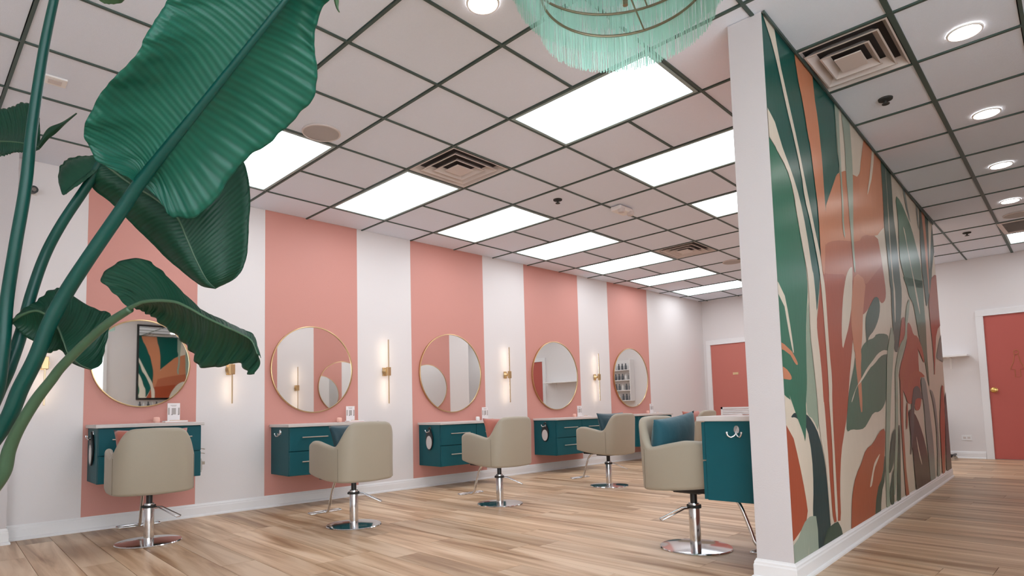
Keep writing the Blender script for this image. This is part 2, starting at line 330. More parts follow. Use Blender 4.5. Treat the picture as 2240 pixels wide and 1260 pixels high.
# ---------------------------------------------------------------- traced figures, in metres
MURAL = [
    ('dgreen', [(0.0, 2.765), (1.269, 2.765), (1.26, 2.586), (1.264, 2.431), (1.285, 2.352), (1.271, 2.301), (1.222, 2.279), (1.182, 2.252), (1.151, 2.221), (1.105, 2.178), (1.046, 2.125), (0.985, 2.069), (0.922, 2.01), (0.857, 1.918), (0.792, 1.791), (0.742, 1.67), (0.706, 1.556), (0.663, 1.45), (0.612, 1.352), (0.588, 1.329), (0.589, 1.38), (0.588, 1.436), (0.586, 1.497), (0.576, 1.541), (0.558, 1.568), (0.538, 1.622), (0.518, 1.701), (0.491, 1.775), (0.459, 1.843), (0.418, 1.891), (0.371, 1.918), (0.322, 1.956), (0.272, 2.007), (0.212, 2.056), (0.141, 2.103), (0.098, 2.158), (0.084, 2.219), (0.002, 2.264), (0.0, 2.265)]),
    ('sage2', [(0.46, 1.341), (0.454, 1.241), (0.455, 1.16), (0.466, 1.097), (0.474, 1.038), (0.482, 0.983), (0.488, 0.937), (0.494, 0.901), (0.498, 0.829), (0.5, 0.721), (0.481, 0.687), (0.439, 0.727), (0.393, 0.753), (0.342, 0.765), (0.317, 0.788), (0.318, 0.821), (0.315, 0.837), (0.31, 0.836), (0.318, 0.858), (0.338, 0.903), (0.356, 0.982), (0.371, 1.095), (0.389, 1.189), (0.408, 1.262), (0.429, 1.322), (0.452, 1.368)]),
    ('teal', [(0.089, 0.775), (0.117, 0.785), (0.175, 0.787), (0.263, 0.782), (0.328, 0.769), (0.371, 0.75), (0.42, 0.72), (0.473, 0.68), (0.517, 0.623), (0.553, 0.547), (0.573, 0.479), (0.579, 0.417), (0.585, 0.338), (0.589, 0.241), (0.594, 0.189), (0.599, 0.181), (0.547, 0.131), (0.491, 0.085), (0.296, 0.085), (0.303, 0.202), (0.317, 0.3), (0.337, 0.369), (0.35, 0.444), (0.354, 0.524), (0.344, 0.601), (0.318, 0.676), (0.276, 0.722), (0.217, 0.741), (0.173, 0.754), (0.142, 0.762), (0.116, 0.765), (0.095, 0.764), (0.082, 0.765), (0.078, 0.769)]),
    ('rust', [(0.0, 0.731), (0.001, 0.731), (0.092, 0.664), (0.131, 0.589), (0.167, 0.509), (0.2, 0.425), (0.222, 0.356), (0.234, 0.302), (0.207, 0.261), (0.141, 0.233), (0.035, 0.203), (0.0, 0.195)]),
    ('green', [(0.0, 2.128), (0.012, 2.125), (0.087, 2.103), (0.095, 2.095), (0.132, 2.079), (0.199, 2.053), (0.253, 2.017), (0.295, 1.97), (0.326, 1.911), (0.347, 1.84), (0.372, 1.767), (0.402, 1.69), (0.426, 1.631), (0.443, 1.588), (0.456, 1.537), (0.462, 1.479), (0.455, 1.42), (0.434, 1.359), (0.414, 1.299), (0.396, 1.239), (0.38, 1.167), (0.367, 1.081), (0.357, 1.009), (0.351, 0.953), (0.338, 0.903), (0.318, 0.858), (0.307, 0.82), (0.306, 0.788), (0.295, 0.736), (0.275, 0.664), (0.259, 0.641), (0.247, 0.667), (0.218, 0.704), (0.173, 0.752), (0.129, 0.802), (0.086, 0.855), (0.07, 0.871), (0.081, 0.849), (0.022, 0.865), (0.0, 0.874)]),
    ('cream', [(0.0, 1.415), (0.012, 1.411), (0.09, 1.356), (0.118, 1.292), (0.143, 1.214), (0.167, 1.124), (0.173, 1.08), (0.161, 1.082), (0.143, 1.115), (0.119, 1.177), (0.097, 1.24), (0.077, 1.302), (0.0, 1.355)]),
    ('tan', [(0.0, 1.122), (0.044, 1.115), (0.144, 1.086), (0.195, 1.054), (0.22, 1.033), (0.22, 1.025), (0.211, 1.022), (0.194, 1.024), (0.163, 1.039), (0.121, 1.067), (0.031, 1.087), (0.0, 1.089)]),
    ('tan', [(-0.0, 1.008), (0.057, 0.995), (0.093, 0.978), (0.113, 0.964), (0.117, 0.954), (0.108, 0.948), (0.086, 0.946), (0.0, 0.949)]),
    ('sage', [(0.372, 0.191), (0.365, 0.085), (0.0, 0.085), (0.0, 0.177), (0.068, 0.196), (0.128, 0.233), (0.178, 0.257), (0.219, 0.266), (0.253, 0.271), (0.282, 0.27), (0.316, 0.266), (0.356, 0.259)]),
    ('dgreen2', [(0.444, 0.085), (0.465, 0.116), (0.526, 0.162), (0.595, 0.174), (0.664, 0.178), (0.734, 0.176), (0.791, 0.131), (0.815, 0.085)]),
    ('cream', [(0.213, 0.121), (0.199, 0.085), (0.202, 0.085), (0.223, 0.141)]),
    ('rust', [(0.733, 1.664), (0.7, 1.541), (0.666, 1.442), (0.63, 1.367), (0.602, 1.313), (0.582, 1.278), (0.574, 1.239), (0.578, 1.198), (0.583, 1.147), (0.59, 1.088), (0.596, 1.002), (0.601, 0.89), (0.605, 0.826), (0.608, 0.811), (0.612, 0.745), (0.62, 0.627), (0.627, 0.509), (0.634, 0.392), (0.639, 0.295), (0.642, 0.219), (0.664, 0.181), (0.706, 0.181), (0.744, 0.178), (0.779, 0.173), (0.801, 0.216), (0.808, 0.307), (0.831, 0.402), (0.87, 0.501), (0.911, 0.574), (0.953, 0.622), (0.997, 0.673), (1.043, 0.727), (1.082, 0.786), (1.115, 0.852), (1.133, 0.888), (1.135, 0.896), (1.172, 0.964), (1.244, 1.092), (1.284, 1.165), (1.294, 1.183), (1.305, 1.201), (1.316, 1.219), (1.395, 1.27), (1.543, 1.354), (1.619, 1.4), (1.621, 1.41), (1.643, 1.419), (1.682, 1.429), (1.738, 1.449), (1.808, 1.479), (1.882, 1.514), (1.958, 1.554), (2.024, 1.579), (2.078, 1.59), (2.12, 1.59), (2.152, 1.579), (2.189, 1.57), (2.231, 1.563), (2.283, 1.57), (2.345, 1.592), (2.387, 1.621), (2.409, 1.658), (2.408, 1.713), (2.385, 1.786), (2.358, 1.863), (2.329, 1.943), (2.299, 2.007), (2.27, 2.057), (2.142, 2.063), (1.917, 2.027), (1.769, 1.988), (1.697, 1.947), (1.552, 1.92), (1.333, 1.906), (1.15, 1.881), (1.005, 1.843), (0.886, 1.8), (0.795, 1.75)]),
    ('rustgloss', [(0.794, 1.712), (0.886, 1.787), (1.005, 1.843), (1.15, 1.881), (1.333, 1.906), (1.552, 1.92), (1.697, 1.947), (1.769, 1.988), (1.917, 2.027), (2.142, 2.063), (2.27, 2.057), (2.299, 2.007), (2.323, 1.955), (2.342, 1.898), (2.306, 1.853), (2.214, 1.817), (2.101, 1.772), (1.967, 1.716), (1.869, 1.676), (1.807, 1.652), (1.685, 1.635), (1.502, 1.624), (1.385, 1.622), (1.334, 1.629), (1.279, 1.615), (1.219, 1.578), (1.209, 1.58), (1.249, 1.619), (1.206, 1.629), (1.08, 1.61), (0.965, 1.594), (0.862, 1.58), (0.797, 1.574), (0.771, 1.574), (0.756, 1.6), (0.751, 1.65)]),  # gloss over the upper rust, put in as a paler paint tone
    ('tan', [(0.921, 2.008), (0.985, 2.068), (1.046, 2.125), (1.105, 2.178), (1.151, 2.221), (1.182, 2.252), (1.222, 2.278), (1.271, 2.298), (1.296, 2.309), (1.299, 2.31), (1.333, 2.323), (1.397, 2.348), (1.48, 2.367), (1.579, 2.38), (1.667, 2.391), (1.743, 2.402), (1.818, 2.444), (1.892, 2.517), (1.983, 2.652), (2.045, 2.765), (2.58, 2.765), (2.564, 2.56), (2.545, 2.372), (2.527, 2.257), (2.511, 2.197), (2.498, 2.192), (2.449, 2.171), (2.362, 2.134), (2.303, 2.107), (2.271, 2.09), (2.142, 2.061), (1.915, 2.02), (1.766, 1.98), (1.695, 1.939), (1.547, 1.901), (1.323, 1.865), (1.138, 1.832), (0.995, 1.8), (0.899, 1.772), (0.85, 1.75), (0.842, 1.799), (0.873, 1.918)]),
    ('tan2', [(1.884, 2.546), (2.027, 2.765), (2.58, 2.765), (2.564, 2.56), (2.545, 2.372), (2.527, 2.257), (2.511, 2.197), (2.498, 2.192), (2.449, 2.171), (2.362, 2.134), (2.303, 2.107), (2.271, 2.09), (2.174, 2.066), (2.013, 2.034), (1.868, 2.018), (1.739, 2.018), (1.706, 2.116), (1.767, 2.314)]),
    ('cream', [(1.391, 1.702), (1.426, 1.708), (1.422, 1.648), (1.38, 1.525), (1.331, 1.423), (1.274, 1.344), (1.218, 1.281), (1.161, 1.232), (1.115, 1.19), (1.078, 1.155), (1.062, 1.169), (1.065, 1.232), (1.083, 1.307), (1.114, 1.393), (1.149, 1.468), (1.189, 1.531), (1.227, 1.583), (1.263, 1.623), (1.303, 1.657), (1.35, 1.685)]),
    ('cream', [(1.326, 1.185), (1.33, 1.14), (1.337, 1.119), (1.346, 1.124), (1.324, 1.101), (1.271, 1.049), (1.221, 0.992), (1.175, 0.931), (1.15, 0.906), (1.145, 0.918), (1.176, 0.98), (1.243, 1.092), (1.289, 1.162), (1.312, 1.192)]),
    ('gleaf', [(1.528, 1.179), (1.562, 1.199), (1.612, 1.218), (1.677, 1.237), (1.758, 1.254), (1.857, 1.268), (1.926, 1.285), (1.964, 1.303), (2.064, 1.318), (2.227, 1.331), (2.33, 1.332), (2.373, 1.323), (2.379, 1.296), (2.345, 1.252), (2.313, 1.213), (2.283, 1.178), (2.271, 1.174), (2.278, 1.199), (2.252, 1.123), (2.194, 0.946), (2.138, 0.842), (2.085, 0.809), (2.019, 0.783), (1.942, 0.764), (1.86, 0.755), (1.774, 0.756), (1.69, 0.742), (1.608, 0.712), (1.539, 0.687), (1.481, 0.668), (1.411, 0.657), (1.329, 0.656), (1.253, 0.658), (1.185, 0.663), (1.121, 0.663), (1.06, 0.655), (1.034, 0.669), (1.043, 0.703), (1.07, 0.766), (1.114, 0.855), (1.177, 0.935), (1.256, 1.006), (1.31, 1.062), (1.337, 1.105), (1.391, 1.137), (1.471, 1.158)]),
    ('tan', [(1.559, 1.684), (1.71, 1.676), (1.759, 1.63), (1.705, 1.548), (1.663, 1.478), (1.632, 1.423), (1.603, 1.358), (1.575, 1.282), (1.546, 1.223), (1.517, 1.182), (1.505, 1.154), (1.509, 1.141), (1.5, 1.11), (1.476, 1.062), (1.459, 0.97), (1.448, 0.835), (1.429, 0.766), (1.401, 0.762), (1.383, 0.802), (1.373, 0.885), (1.363, 0.96), (1.353, 1.026), (1.348, 1.089), (1.348, 1.147), (1.343, 1.165), (1.335, 1.142), (1.328, 1.155), (1.324, 1.204), (1.316, 1.257), (1.305, 1.315), (1.317, 1.387), (1.352, 1.471), (1.398, 1.557), (1.455, 1.644)]),
    ('cream', [(2.348, 1.209), (2.571, 1.211), (2.675, 1.209), (2.66, 1.202), (2.546, 1.193), (2.333, 1.184), (2.182, 1.172), (2.093, 1.158), (1.998, 1.135), (1.899, 1.103), (1.814, 1.079), (1.743, 1.063), (1.649, 1.031), (1.53, 0.985), (1.435, 0.953), (1.364, 0.935), (1.295, 0.901), (1.227, 0.85), (1.189, 0.827), (1.183, 0.833), (1.213, 0.857), (1.278, 0.897), (1.343, 0.931), (1.407, 0.957), (1.493, 0.993), (1.601, 1.039), (1.696, 1.074), (1.778, 1.1), (1.857, 1.126), (1.933, 1.153), (2.016, 1.175), (2.104, 1.193), (2.17, 1.203), (2.214, 1.207)]),
    ('dgreen2', [(2.09, 1.591), (2.132, 1.587), (2.156, 1.567), (2.163, 1.531), (2.146, 1.491), (2.106, 1.446), (2.045, 1.401), (1.964, 1.354), (1.879, 1.316), (1.791, 1.287), (1.737, 1.264), (1.717, 1.247), (1.701, 1.226), (1.688, 1.199), (1.68, 1.202), (1.676, 1.235), (1.675, 1.274), (1.676, 1.319), (1.685, 1.361), (1.704, 1.4), (1.746, 1.438), (1.811, 1.475), (1.877, 1.513), (1.945, 1.55), (2.001, 1.574), (2.047, 1.586)]),
    ('orange', [(1.999, 0.636), (1.893, 0.623), (1.792, 0.598), (1.697, 0.564), (1.599, 0.541), (1.499, 0.53), (1.418, 0.506), (1.358, 0.47), (1.288, 0.435), (1.208, 0.402), (1.144, 0.365), (1.095, 0.324), (1.056, 0.274), (1.027, 0.217), (0.997, 0.129), (0.987, 0.085), (1.571, 0.085), (1.631, 0.184), (1.716, 0.26), (1.813, 0.293), (1.896, 0.359), (1.964, 0.458), (2.012, 0.541), (2.038, 0.609)]),
    ('cream', [(1.828, 0.467), (1.771, 0.44), (1.716, 0.416), (1.663, 0.394), (1.616, 0.36), (1.574, 0.313), (1.54, 0.286), (1.511, 0.279), (1.495, 0.278), (1.492, 0.285), (1.518, 0.313), (1.573, 0.362), (1.618, 0.398), (1.652, 0.421), (1.716, 0.444), (1.81, 0.468)]),
    ('dgreen2', [(1.979, 0.44), (1.951, 0.343), (1.9, 0.271), (1.825, 0.226), (1.766, 0.148), (1.74, 0.085), (1.571, 0.085), (1.631, 0.184), (1.716, 0.26), (1.813, 0.293), (1.894, 0.355), (1.96, 0.444)]),
    ('cream', [(0.172, 2.765), (0.19, 2.701), (0.243, 2.572), (0.31, 2.459), (0.366, 2.365), (0.411, 2.291), (0.451, 2.217), (0.487, 2.142), (0.525, 2.064), (0.565, 1.982), (0.606, 1.899), (0.647, 1.815), (0.683, 1.747), (0.712, 1.696), (0.733, 1.643), (0.745, 1.589), (0.75, 1.565), (0.747, 1.572), (0.754, 1.555), (0.771, 1.513), (0.78, 1.445), (0.78, 1.35), (0.78, 1.256), (0.78, 1.163), (0.785, 1.077), (0.794, 1.0), (0.79, 0.93), (0.775, 0.866), (0.763, 0.78), (0.756, 0.67), (0.751, 0.554), (0.746, 0.43), (0.741, 0.321), (0.737, 0.225), (0.724, 0.179), (0.702, 0.183), (0.692, 0.239), (0.694, 0.35), (0.701, 0.458), (0.711, 0.565), (0.714, 0.684), (0.71, 0.817), (0.71, 0.87), (0.714, 0.845), (0.718, 0.887), (0.722, 0.997), (0.722, 1.104), (0.719, 1.208), (0.715, 1.307), (0.71, 1.399), (0.703, 1.476), (0.696, 1.537), (0.688, 1.58), (0.68, 1.606), (0.652, 1.671), (0.605, 1.777), (0.562, 1.858), (0.521, 1.916), (0.494, 1.978), (0.479, 2.044), (0.449, 2.12), (0.403, 2.206), (0.357, 2.283), (0.312, 2.349), (0.262, 2.434), (0.207, 2.535), (0.157, 2.614), (0.112, 2.67), (0.022, 2.75), (0.003, 2.765)]),
    ('cream', [(0.0, 2.275), (0.094, 2.235), (0.153, 2.17), (0.186, 2.133), (0.194, 2.126), (0.227, 2.1), (0.285, 2.056), (0.34, 2.007), (0.39, 1.952), (0.435, 1.885), (0.474, 1.807), (0.51, 1.709), (0.543, 1.592), (0.562, 1.537), (0.568, 1.545), (0.575, 1.513), (0.584, 1.442), (0.588, 1.376), (0.585, 1.315), (0.58, 1.27), (0.573, 1.239), (0.576, 1.195), (0.588, 1.136), (0.597, 1.077), (0.604, 1.017), (0.607, 0.949), (0.605, 0.872), (0.607, 0.834), (0.613, 0.835), (0.617, 0.798), (0.621, 0.723), (0.623, 0.644), (0.625, 0.562), (0.626, 0.474), (0.625, 0.381), (0.626, 0.297), (0.629, 0.221), (0.621, 0.186), (0.601, 0.191), (0.589, 0.241), (0.585, 0.338), (0.58, 0.419), (0.575, 0.485), (0.554, 0.555), (0.519, 0.63), (0.5, 0.721), (0.498, 0.829), (0.494, 0.901), (0.488, 0.937), (0.482, 0.983), (0.474, 1.038), (0.465, 1.094), (0.454, 1.151), (0.453, 1.228), (0.464, 1.326), (0.469, 1.408), (0.469, 1.476), (0.468, 1.515), (0.466, 1.525), (0.453, 1.561), (0.429, 1.622), (0.402, 1.69), (0.372, 1.767), (0.347, 1.84), (0.326, 1.911), (0.295, 1.97), (0.253, 2.017), (0.199, 2.053), (0.132, 2.079), (0.095, 2.095), (0.087, 2.103), (0.014, 2.125), (0.0, 2.129)]),
    ('tan', [(0.804, 2.765), (0.808, 2.712), (0.825, 2.606), (0.848, 2.541), (0.865, 2.47), (0.875, 2.393), (0.883, 2.336), (0.888, 2.299), (0.89, 2.23), (0.89, 2.13), (0.891, 2.047), (0.893, 1.982), (0.88, 1.897), (0.851, 1.793), (0.825, 1.698), (0.8, 1.61), (0.78, 1.565), (0.763, 1.563), (0.749, 1.592), (0.736, 1.653), (0.735, 1.742), (0.744, 1.858), (0.737, 1.971), (0.715, 2.08), (0.694, 2.177), (0.677, 2.262), (0.663, 2.308), (0.653, 2.316), (0.631, 2.37), (0.598, 2.47), (0.562, 2.552), (0.523, 2.616), (0.494, 2.708), (0.485, 2.765)]),
    ('sage', [(1.627, 2.765), (1.629, 2.735), (1.631, 2.61), (1.629, 2.494), (1.615, 2.375), (1.591, 2.254), (1.565, 2.142), (1.538, 2.038), (1.528, 2.003), (1.535, 2.036), (1.532, 2.014), (1.518, 1.937), (1.512, 1.847), (1.512, 1.744), (1.501, 1.688), (1.479, 1.681), (1.465, 1.719), (1.459, 1.802), (1.454, 1.887), (1.449, 1.974), (1.446, 2.011), (1.444, 1.998), (1.444, 2.034), (1.445, 2.119), (1.443, 2.202), (1.436, 2.281), (1.44, 2.375), (1.454, 2.484), (1.452, 2.582), (1.434, 2.67), (1.421, 2.762), (1.42, 2.765), (1.361, 2.765), (1.353, 2.712), (1.339, 2.588), (1.329, 2.468), (1.322, 2.374), (1.319, 2.308), (1.318, 2.239), (1.32, 2.167), (1.312, 2.083), (1.294, 1.986), (1.287, 1.949), (1.292, 1.973), (1.296, 1.955), (1.301, 1.895), (1.292, 1.874), (1.271, 1.891), (1.26, 1.923), (1.259, 1.968), (1.255, 1.976), (1.248, 1.945), (1.254, 1.977), (1.271, 2.073), (1.281, 2.165), (1.283, 2.251), (1.279, 2.34), (1.27, 2.431), (1.263, 2.522), (1.26, 2.611), (1.258, 2.723), (1.259, 2.765)]),
    ('cream', [(2.351, 2.765), (2.295, 2.656), (2.192, 2.505), (2.084, 2.398), (2.024, 2.343), (2.013, 2.343), (2.043, 2.39), (2.116, 2.486), (2.204, 2.629), (2.279, 2.765)]),
    ('dgreen2', [(2.944, 2.765), (2.945, 2.711), (2.94, 2.568), (2.929, 2.442), (2.937, 2.34), (2.964, 2.261), (2.984, 2.162), (2.996, 2.042), (3.009, 1.922), (3.021, 1.802), (3.031, 1.782), (3.037, 1.862), (3.04, 1.862), (3.039, 1.784), (3.019, 1.704), (2.98, 1.622), (2.931, 1.54), (2.874, 1.459), (2.809, 1.368), (2.737, 1.267), (2.666, 1.215), (2.597, 1.213), (2.563, 1.24), (2.566, 1.296), (2.568, 1.351), (2.57, 1.405), (2.572, 1.459), (2.574, 1.514), (2.584, 1.579), (2.601, 1.653), (2.601, 1.726), (2.583, 1.797), (2.578, 1.8), (2.585, 1.736), (2.585, 1.768), (2.578, 1.894), (2.562, 2.01), (2.539, 2.116), (2.537, 2.26), (2.557, 2.442), (2.569, 2.635), (2.571, 2.765)]),
    ('cream', [(2.741, 2.765), (2.729, 2.663), (2.724, 2.527), (2.735, 2.438), (2.732, 2.324), (2.716, 2.184), (2.713, 2.012), (2.725, 1.807), (2.733, 1.733), (2.737, 1.791), (2.744, 1.782), (2.753, 1.709), (2.737, 1.614), (2.697, 1.499), (2.671, 1.45), (2.66, 1.467), (2.665, 1.532), (2.687, 1.645), (2.699, 1.739), (2.698, 1.813), (2.696, 1.813), (2.691, 1.737), (2.685, 1.811), (2.68, 2.033), (2.688, 2.224), (2.711, 2.383), (2.732, 2.581), (2.747, 2.765)]),
    ('sagegrey', [(3.563, 2.765), (3.571, 2.733), (3.626, 2.62), (3.698, 2.538), (3.722, 2.499), (3.698, 2.504), (3.644, 2.534), (3.562, 2.587), (3.482, 2.695), (3.448, 2.765)]),
    ('sagegrey', [(4.19, 2.765), (4.184, 2.696), (4.18, 2.586), (4.187, 2.532), (4.172, 2.515), (4.136, 2.535), (4.114, 2.58), (4.105, 2.649), (4.095, 2.751), (4.094, 2.765)]),
    ('leafgreen', [(3.125, 2.603), (3.239, 2.602), (3.357, 2.582), (3.477, 2.545), (3.595, 2.504), (3.709, 2.461), (3.807, 2.405), (3.889, 2.337), (3.974, 2.266), (4.059, 2.195), (4.11, 2.09), (4.124, 1.951), (4.133, 1.92), (4.137, 1.998), (4.136, 1.99), (4.132, 1.894), (4.125, 1.805), (4.114, 1.723), (4.114, 1.651), (4.124, 1.589), (4.121, 1.527), (4.106, 1.463), (4.09, 1.386), (4.075, 1.297), (4.068, 1.197), (4.069, 1.087), (4.066, 1.01), (4.059, 0.967), (4.041, 0.955), (4.012, 0.977), (3.982, 1.035), (3.95, 1.129), (3.891, 1.217), (3.806, 1.299), (3.741, 1.368), (3.696, 1.424), (3.658, 1.484), (3.628, 1.549), (3.593, 1.613), (3.553, 1.676), (3.499, 1.715), (3.431, 1.732), (3.387, 1.744), (3.369, 1.75), (3.338, 1.776), (3.295, 1.823), (3.235, 1.864), (3.159, 1.897), (3.169, 1.889), (3.267, 1.841), (3.278, 1.846), (3.204, 1.903), (3.141, 1.956), (3.09, 2.005), (3.067, 2.068), (3.073, 2.145), (3.088, 2.234), (3.113, 2.335), (3.111, 2.44), (3.082, 2.549)]),
    ('cream', [(3.334, 2.379), (3.376, 2.362), (3.415, 2.318), (3.449, 2.244), (3.5, 2.162), (3.567, 2.072), (3.642, 1.979), (3.724, 1.883), (3.746, 1.859), (3.708, 1.906), (3.719, 1.89), (3.778, 1.812), (3.822, 1.737), (3.851, 1.667), (3.855, 1.635), (3.834, 1.641), (3.8, 1.67), (3.751, 1.721), (3.695, 1.806), (3.632, 1.925), (3.62, 1.96), (3.658, 1.91), (3.637, 1.935), (3.559, 2.035), (3.489, 2.135), (3.427, 2.234), (3.375, 2.31), (3.333, 2.361)]),
    ('dgreen2', [(5.056, 2.765), (5.056, 2.446), (4.953, 2.368), (4.79, 2.203), (4.703, 2.056), (4.661, 1.993), (4.666, 2.016), (4.63, 1.991), (4.555, 1.92), (4.515, 1.895), (4.512, 1.919), (4.466, 1.892), (4.377, 1.816), (4.311, 1.773), (4.266, 1.761), (4.242, 1.767), (4.241, 1.792), (4.232, 1.845), (4.216, 1.925), (4.194, 1.991), (4.165, 2.041), (4.155, 2.092), (4.163, 2.144), (4.174, 2.24), (4.189, 2.38), (4.233, 2.571), (4.29, 2.765)]),
    ('tan', [(4.575, 2.765), (4.577, 2.642), (4.584, 2.491), (4.592, 2.4), (4.572, 2.248), (4.524, 2.034), (4.516, 1.942), (4.548, 1.97), (4.537, 1.958), (4.485, 1.904), (4.461, 1.912), (4.467, 1.984), (4.467, 2.043), (4.461, 2.089), (4.452, 2.137), (4.44, 2.188), (4.435, 2.287), (4.437, 2.435), (4.426, 2.552), (4.4, 2.638), (4.393, 2.748), (4.394, 2.765)]),
    ('cream', [(5.05, 2.765), (4.933, 2.626), (4.787, 2.419), (4.679, 2.225), (4.642, 2.189), (4.674, 2.31), (4.706, 2.433), (4.735, 2.556), (4.779, 2.7), (4.802, 2.765)]),
    ('rust', [(4.922, 2.174), (5.056, 2.188), (5.056, 1.63), (4.879, 1.585), (4.714, 1.49), (4.622, 1.36), (4.527, 1.224), (4.43, 1.082), (4.398, 1.076), (4.433, 1.206), (4.444, 1.33), (4.431, 1.45), (4.419, 1.542), (4.408, 1.606), (4.404, 1.684), (4.406, 1.777), (4.441, 1.852), (4.507, 1.907), (4.595, 1.99), (4.703, 2.101)]),
    ('sagegrey', [(5.056, 1.231), (5.055, 1.231), (4.919, 1.233), (4.833, 1.246), (4.746, 1.252), (4.656, 1.251), (4.657, 1.283), (4.749, 1.35), (4.899, 1.444), (5.056, 1.535)]),
    ('sage2', [(2.539, 1.398), (2.573, 1.342), (2.574, 1.289), (2.539, 1.239), (2.502, 1.183), (2.464, 1.12), (2.42, 1.051), (2.371, 0.975), (2.311, 0.864), (2.239, 0.72), (2.169, 0.579), (2.102, 0.442), (2.048, 0.268), (2.013, 0.085), (1.91, 0.085), (1.946, 0.275), (2.001, 0.472), (2.071, 0.654), (2.135, 0.817), (2.193, 0.961), (2.235, 1.069), (2.261, 1.141), (2.309, 1.213), (2.38, 1.284), (2.442, 1.346), (2.495, 1.399)]),
    ('rust', [(3.051, 1.533), (3.076, 1.522), (3.078, 1.476), (3.057, 1.397), (2.996, 1.346), (2.894, 1.324), (2.809, 1.295), (2.742, 1.257), (2.724, 1.256), (2.754, 1.291), (2.793, 1.336), (2.84, 1.392), (2.881, 1.44), (2.914, 1.481), (2.958, 1.511), (3.012, 1.529)]),
    ('rust', [(3.237, 1.504), (3.303, 1.49), (3.355, 1.464), (3.393, 1.426), (3.462, 1.409), (3.562, 1.412), (3.595, 1.334), (3.562, 1.175), (3.56, 1.078), (3.589, 1.044), (3.591, 1.013), (3.567, 0.985), (3.56, 0.941), (3.57, 0.881), (3.553, 0.828), (3.51, 0.782), (3.451, 0.752), (3.377, 0.739), (3.309, 0.738), (3.248, 0.749), (3.222, 0.767), (3.232, 0.791), (3.189, 0.802), (3.093, 0.799), (3.015, 0.8), (2.957, 0.804), (2.909, 0.822), (2.872, 0.853), (2.821, 0.886), (2.758, 0.92), (2.708, 0.961), (2.671, 1.009), (2.657, 1.035), (2.667, 1.039), (2.692, 1.059), (2.733, 1.097), (2.794, 1.14), (2.876, 1.188), (2.961, 1.242), (3.05, 1.3), (3.106, 1.358), (3.127, 1.414), (3.155, 1.459), (3.188, 1.494)]),
    ('orange', [(3.462, 1.409), (3.562, 1.412), (3.66, 1.392), (3.757, 1.347), (3.827, 1.292), (3.87, 1.225), (3.877, 1.187), (3.848, 1.177), (3.768, 1.207), (3.635, 1.276), (3.522, 1.304), (3.43, 1.291), (3.324, 1.265), (3.206, 1.227), (3.122, 1.195), (3.073, 1.17), (3.012, 1.137), (2.939, 1.096), (2.885, 1.053), (2.849, 1.008), (2.819, 0.973), (2.795, 0.949), (2.788, 0.962), (2.797, 1.012), (2.788, 1.042), (2.762, 1.052), (2.786, 1.082), (2.86, 1.133), (2.955, 1.186), (3.072, 1.242), (3.149, 1.29), (3.185, 1.332), (3.255, 1.366), (3.36, 1.394)]),
    ('orange', [(3.413, 1.09), (3.545, 1.089), (3.677, 1.078), (3.809, 1.056), (3.815, 1.043), (3.694, 1.038), (3.555, 1.033), (3.399, 1.028), (3.267, 1.007), (3.159, 0.97), (3.094, 0.935), (3.07, 0.901), (3.036, 0.867), (2.992, 0.831), (2.954, 0.824), (2.922, 0.843), (2.939, 0.889), (3.007, 0.96), (3.062, 1.01), (3.104, 1.038), (3.181, 1.061), (3.291, 1.08)]),
    ('sage2', [(3.354, 1.724), (3.359, 1.711), (3.34, 1.675), (3.297, 1.618), (3.244, 1.561), (3.182, 1.503), (3.138, 1.442), (3.113, 1.378), (3.07, 1.328), (3.009, 1.294), (2.943, 1.256), (2.871, 1.214), (2.803, 1.177), (2.737, 1.145), (2.679, 1.106), (2.628, 1.061), (2.594, 1.01), (2.577, 0.952), (2.562, 0.895), (2.549, 0.838), (2.524, 0.756), (2.485, 0.648), (2.451, 0.559), (2.423, 0.489), (2.36, 0.377), (2.264, 0.223), (2.196, 0.148), (2.157, 0.153), (2.171, 0.215), (2.237, 0.334), (2.296, 0.445), (2.348, 0.547), (2.399, 0.669), (2.45, 0.812), (2.48, 0.907), (2.491, 0.955), (2.505, 1.003), (2.521, 1.049), (2.561, 1.1), (2.623, 1.156), (2.69, 1.209), (2.76, 1.256), (2.849, 1.301), (2.957, 1.342), (3.022, 1.381), (3.046, 1.417), (3.074, 1.466), (3.107, 1.528), (3.148, 1.585), (3.198, 1.638), (3.255, 1.681), (3.319, 1.714)]),
    ('dgreen2', [(2.371, 0.617), (2.38, 0.604), (2.366, 0.563), (2.328, 0.495), (2.284, 0.435), (2.233, 0.384), (2.18, 0.347), (2.125, 0.325), (2.083, 0.315), (2.053, 0.318), (2.059, 0.349), (2.103, 0.409), (2.148, 0.472), (2.194, 0.538), (2.254, 0.584), (2.329, 0.61)]),
    ('dgreen2', [(2.509, 0.642), (2.54, 0.639), (2.536, 0.573), (2.498, 0.443), (2.448, 0.282), (2.386, 0.091), (2.382, 0.085), (2.261, 0.085), (2.262, 0.105), (2.332, 0.293), (2.391, 0.421), (2.437, 0.489), (2.469, 0.553), (2.485, 0.613)]),
    ('dgreen2', [(2.203, 0.278), (2.157, 0.107), (2.132, 0.085), (2.071, 0.085), (2.033, 0.124), (2.032, 0.186), (2.097, 0.242), (2.154, 0.293), (2.202, 0.34)]),
    ('rust2', [(2.717, 1.035), (2.773, 1.036), (2.792, 0.999), (2.773, 0.922), (2.742, 0.828), (2.701, 0.715), (2.677, 0.604), (2.673, 0.493), (2.667, 0.391), (2.661, 0.3), (2.682, 0.177), (2.712, 0.085), (2.578, 0.085), (2.58, 0.215), (2.583, 0.352), (2.588, 0.461), (2.593, 0.561), (2.599, 0.653), (2.618, 0.754), (2.65, 0.865), (2.671, 0.949), (2.683, 1.006)]),
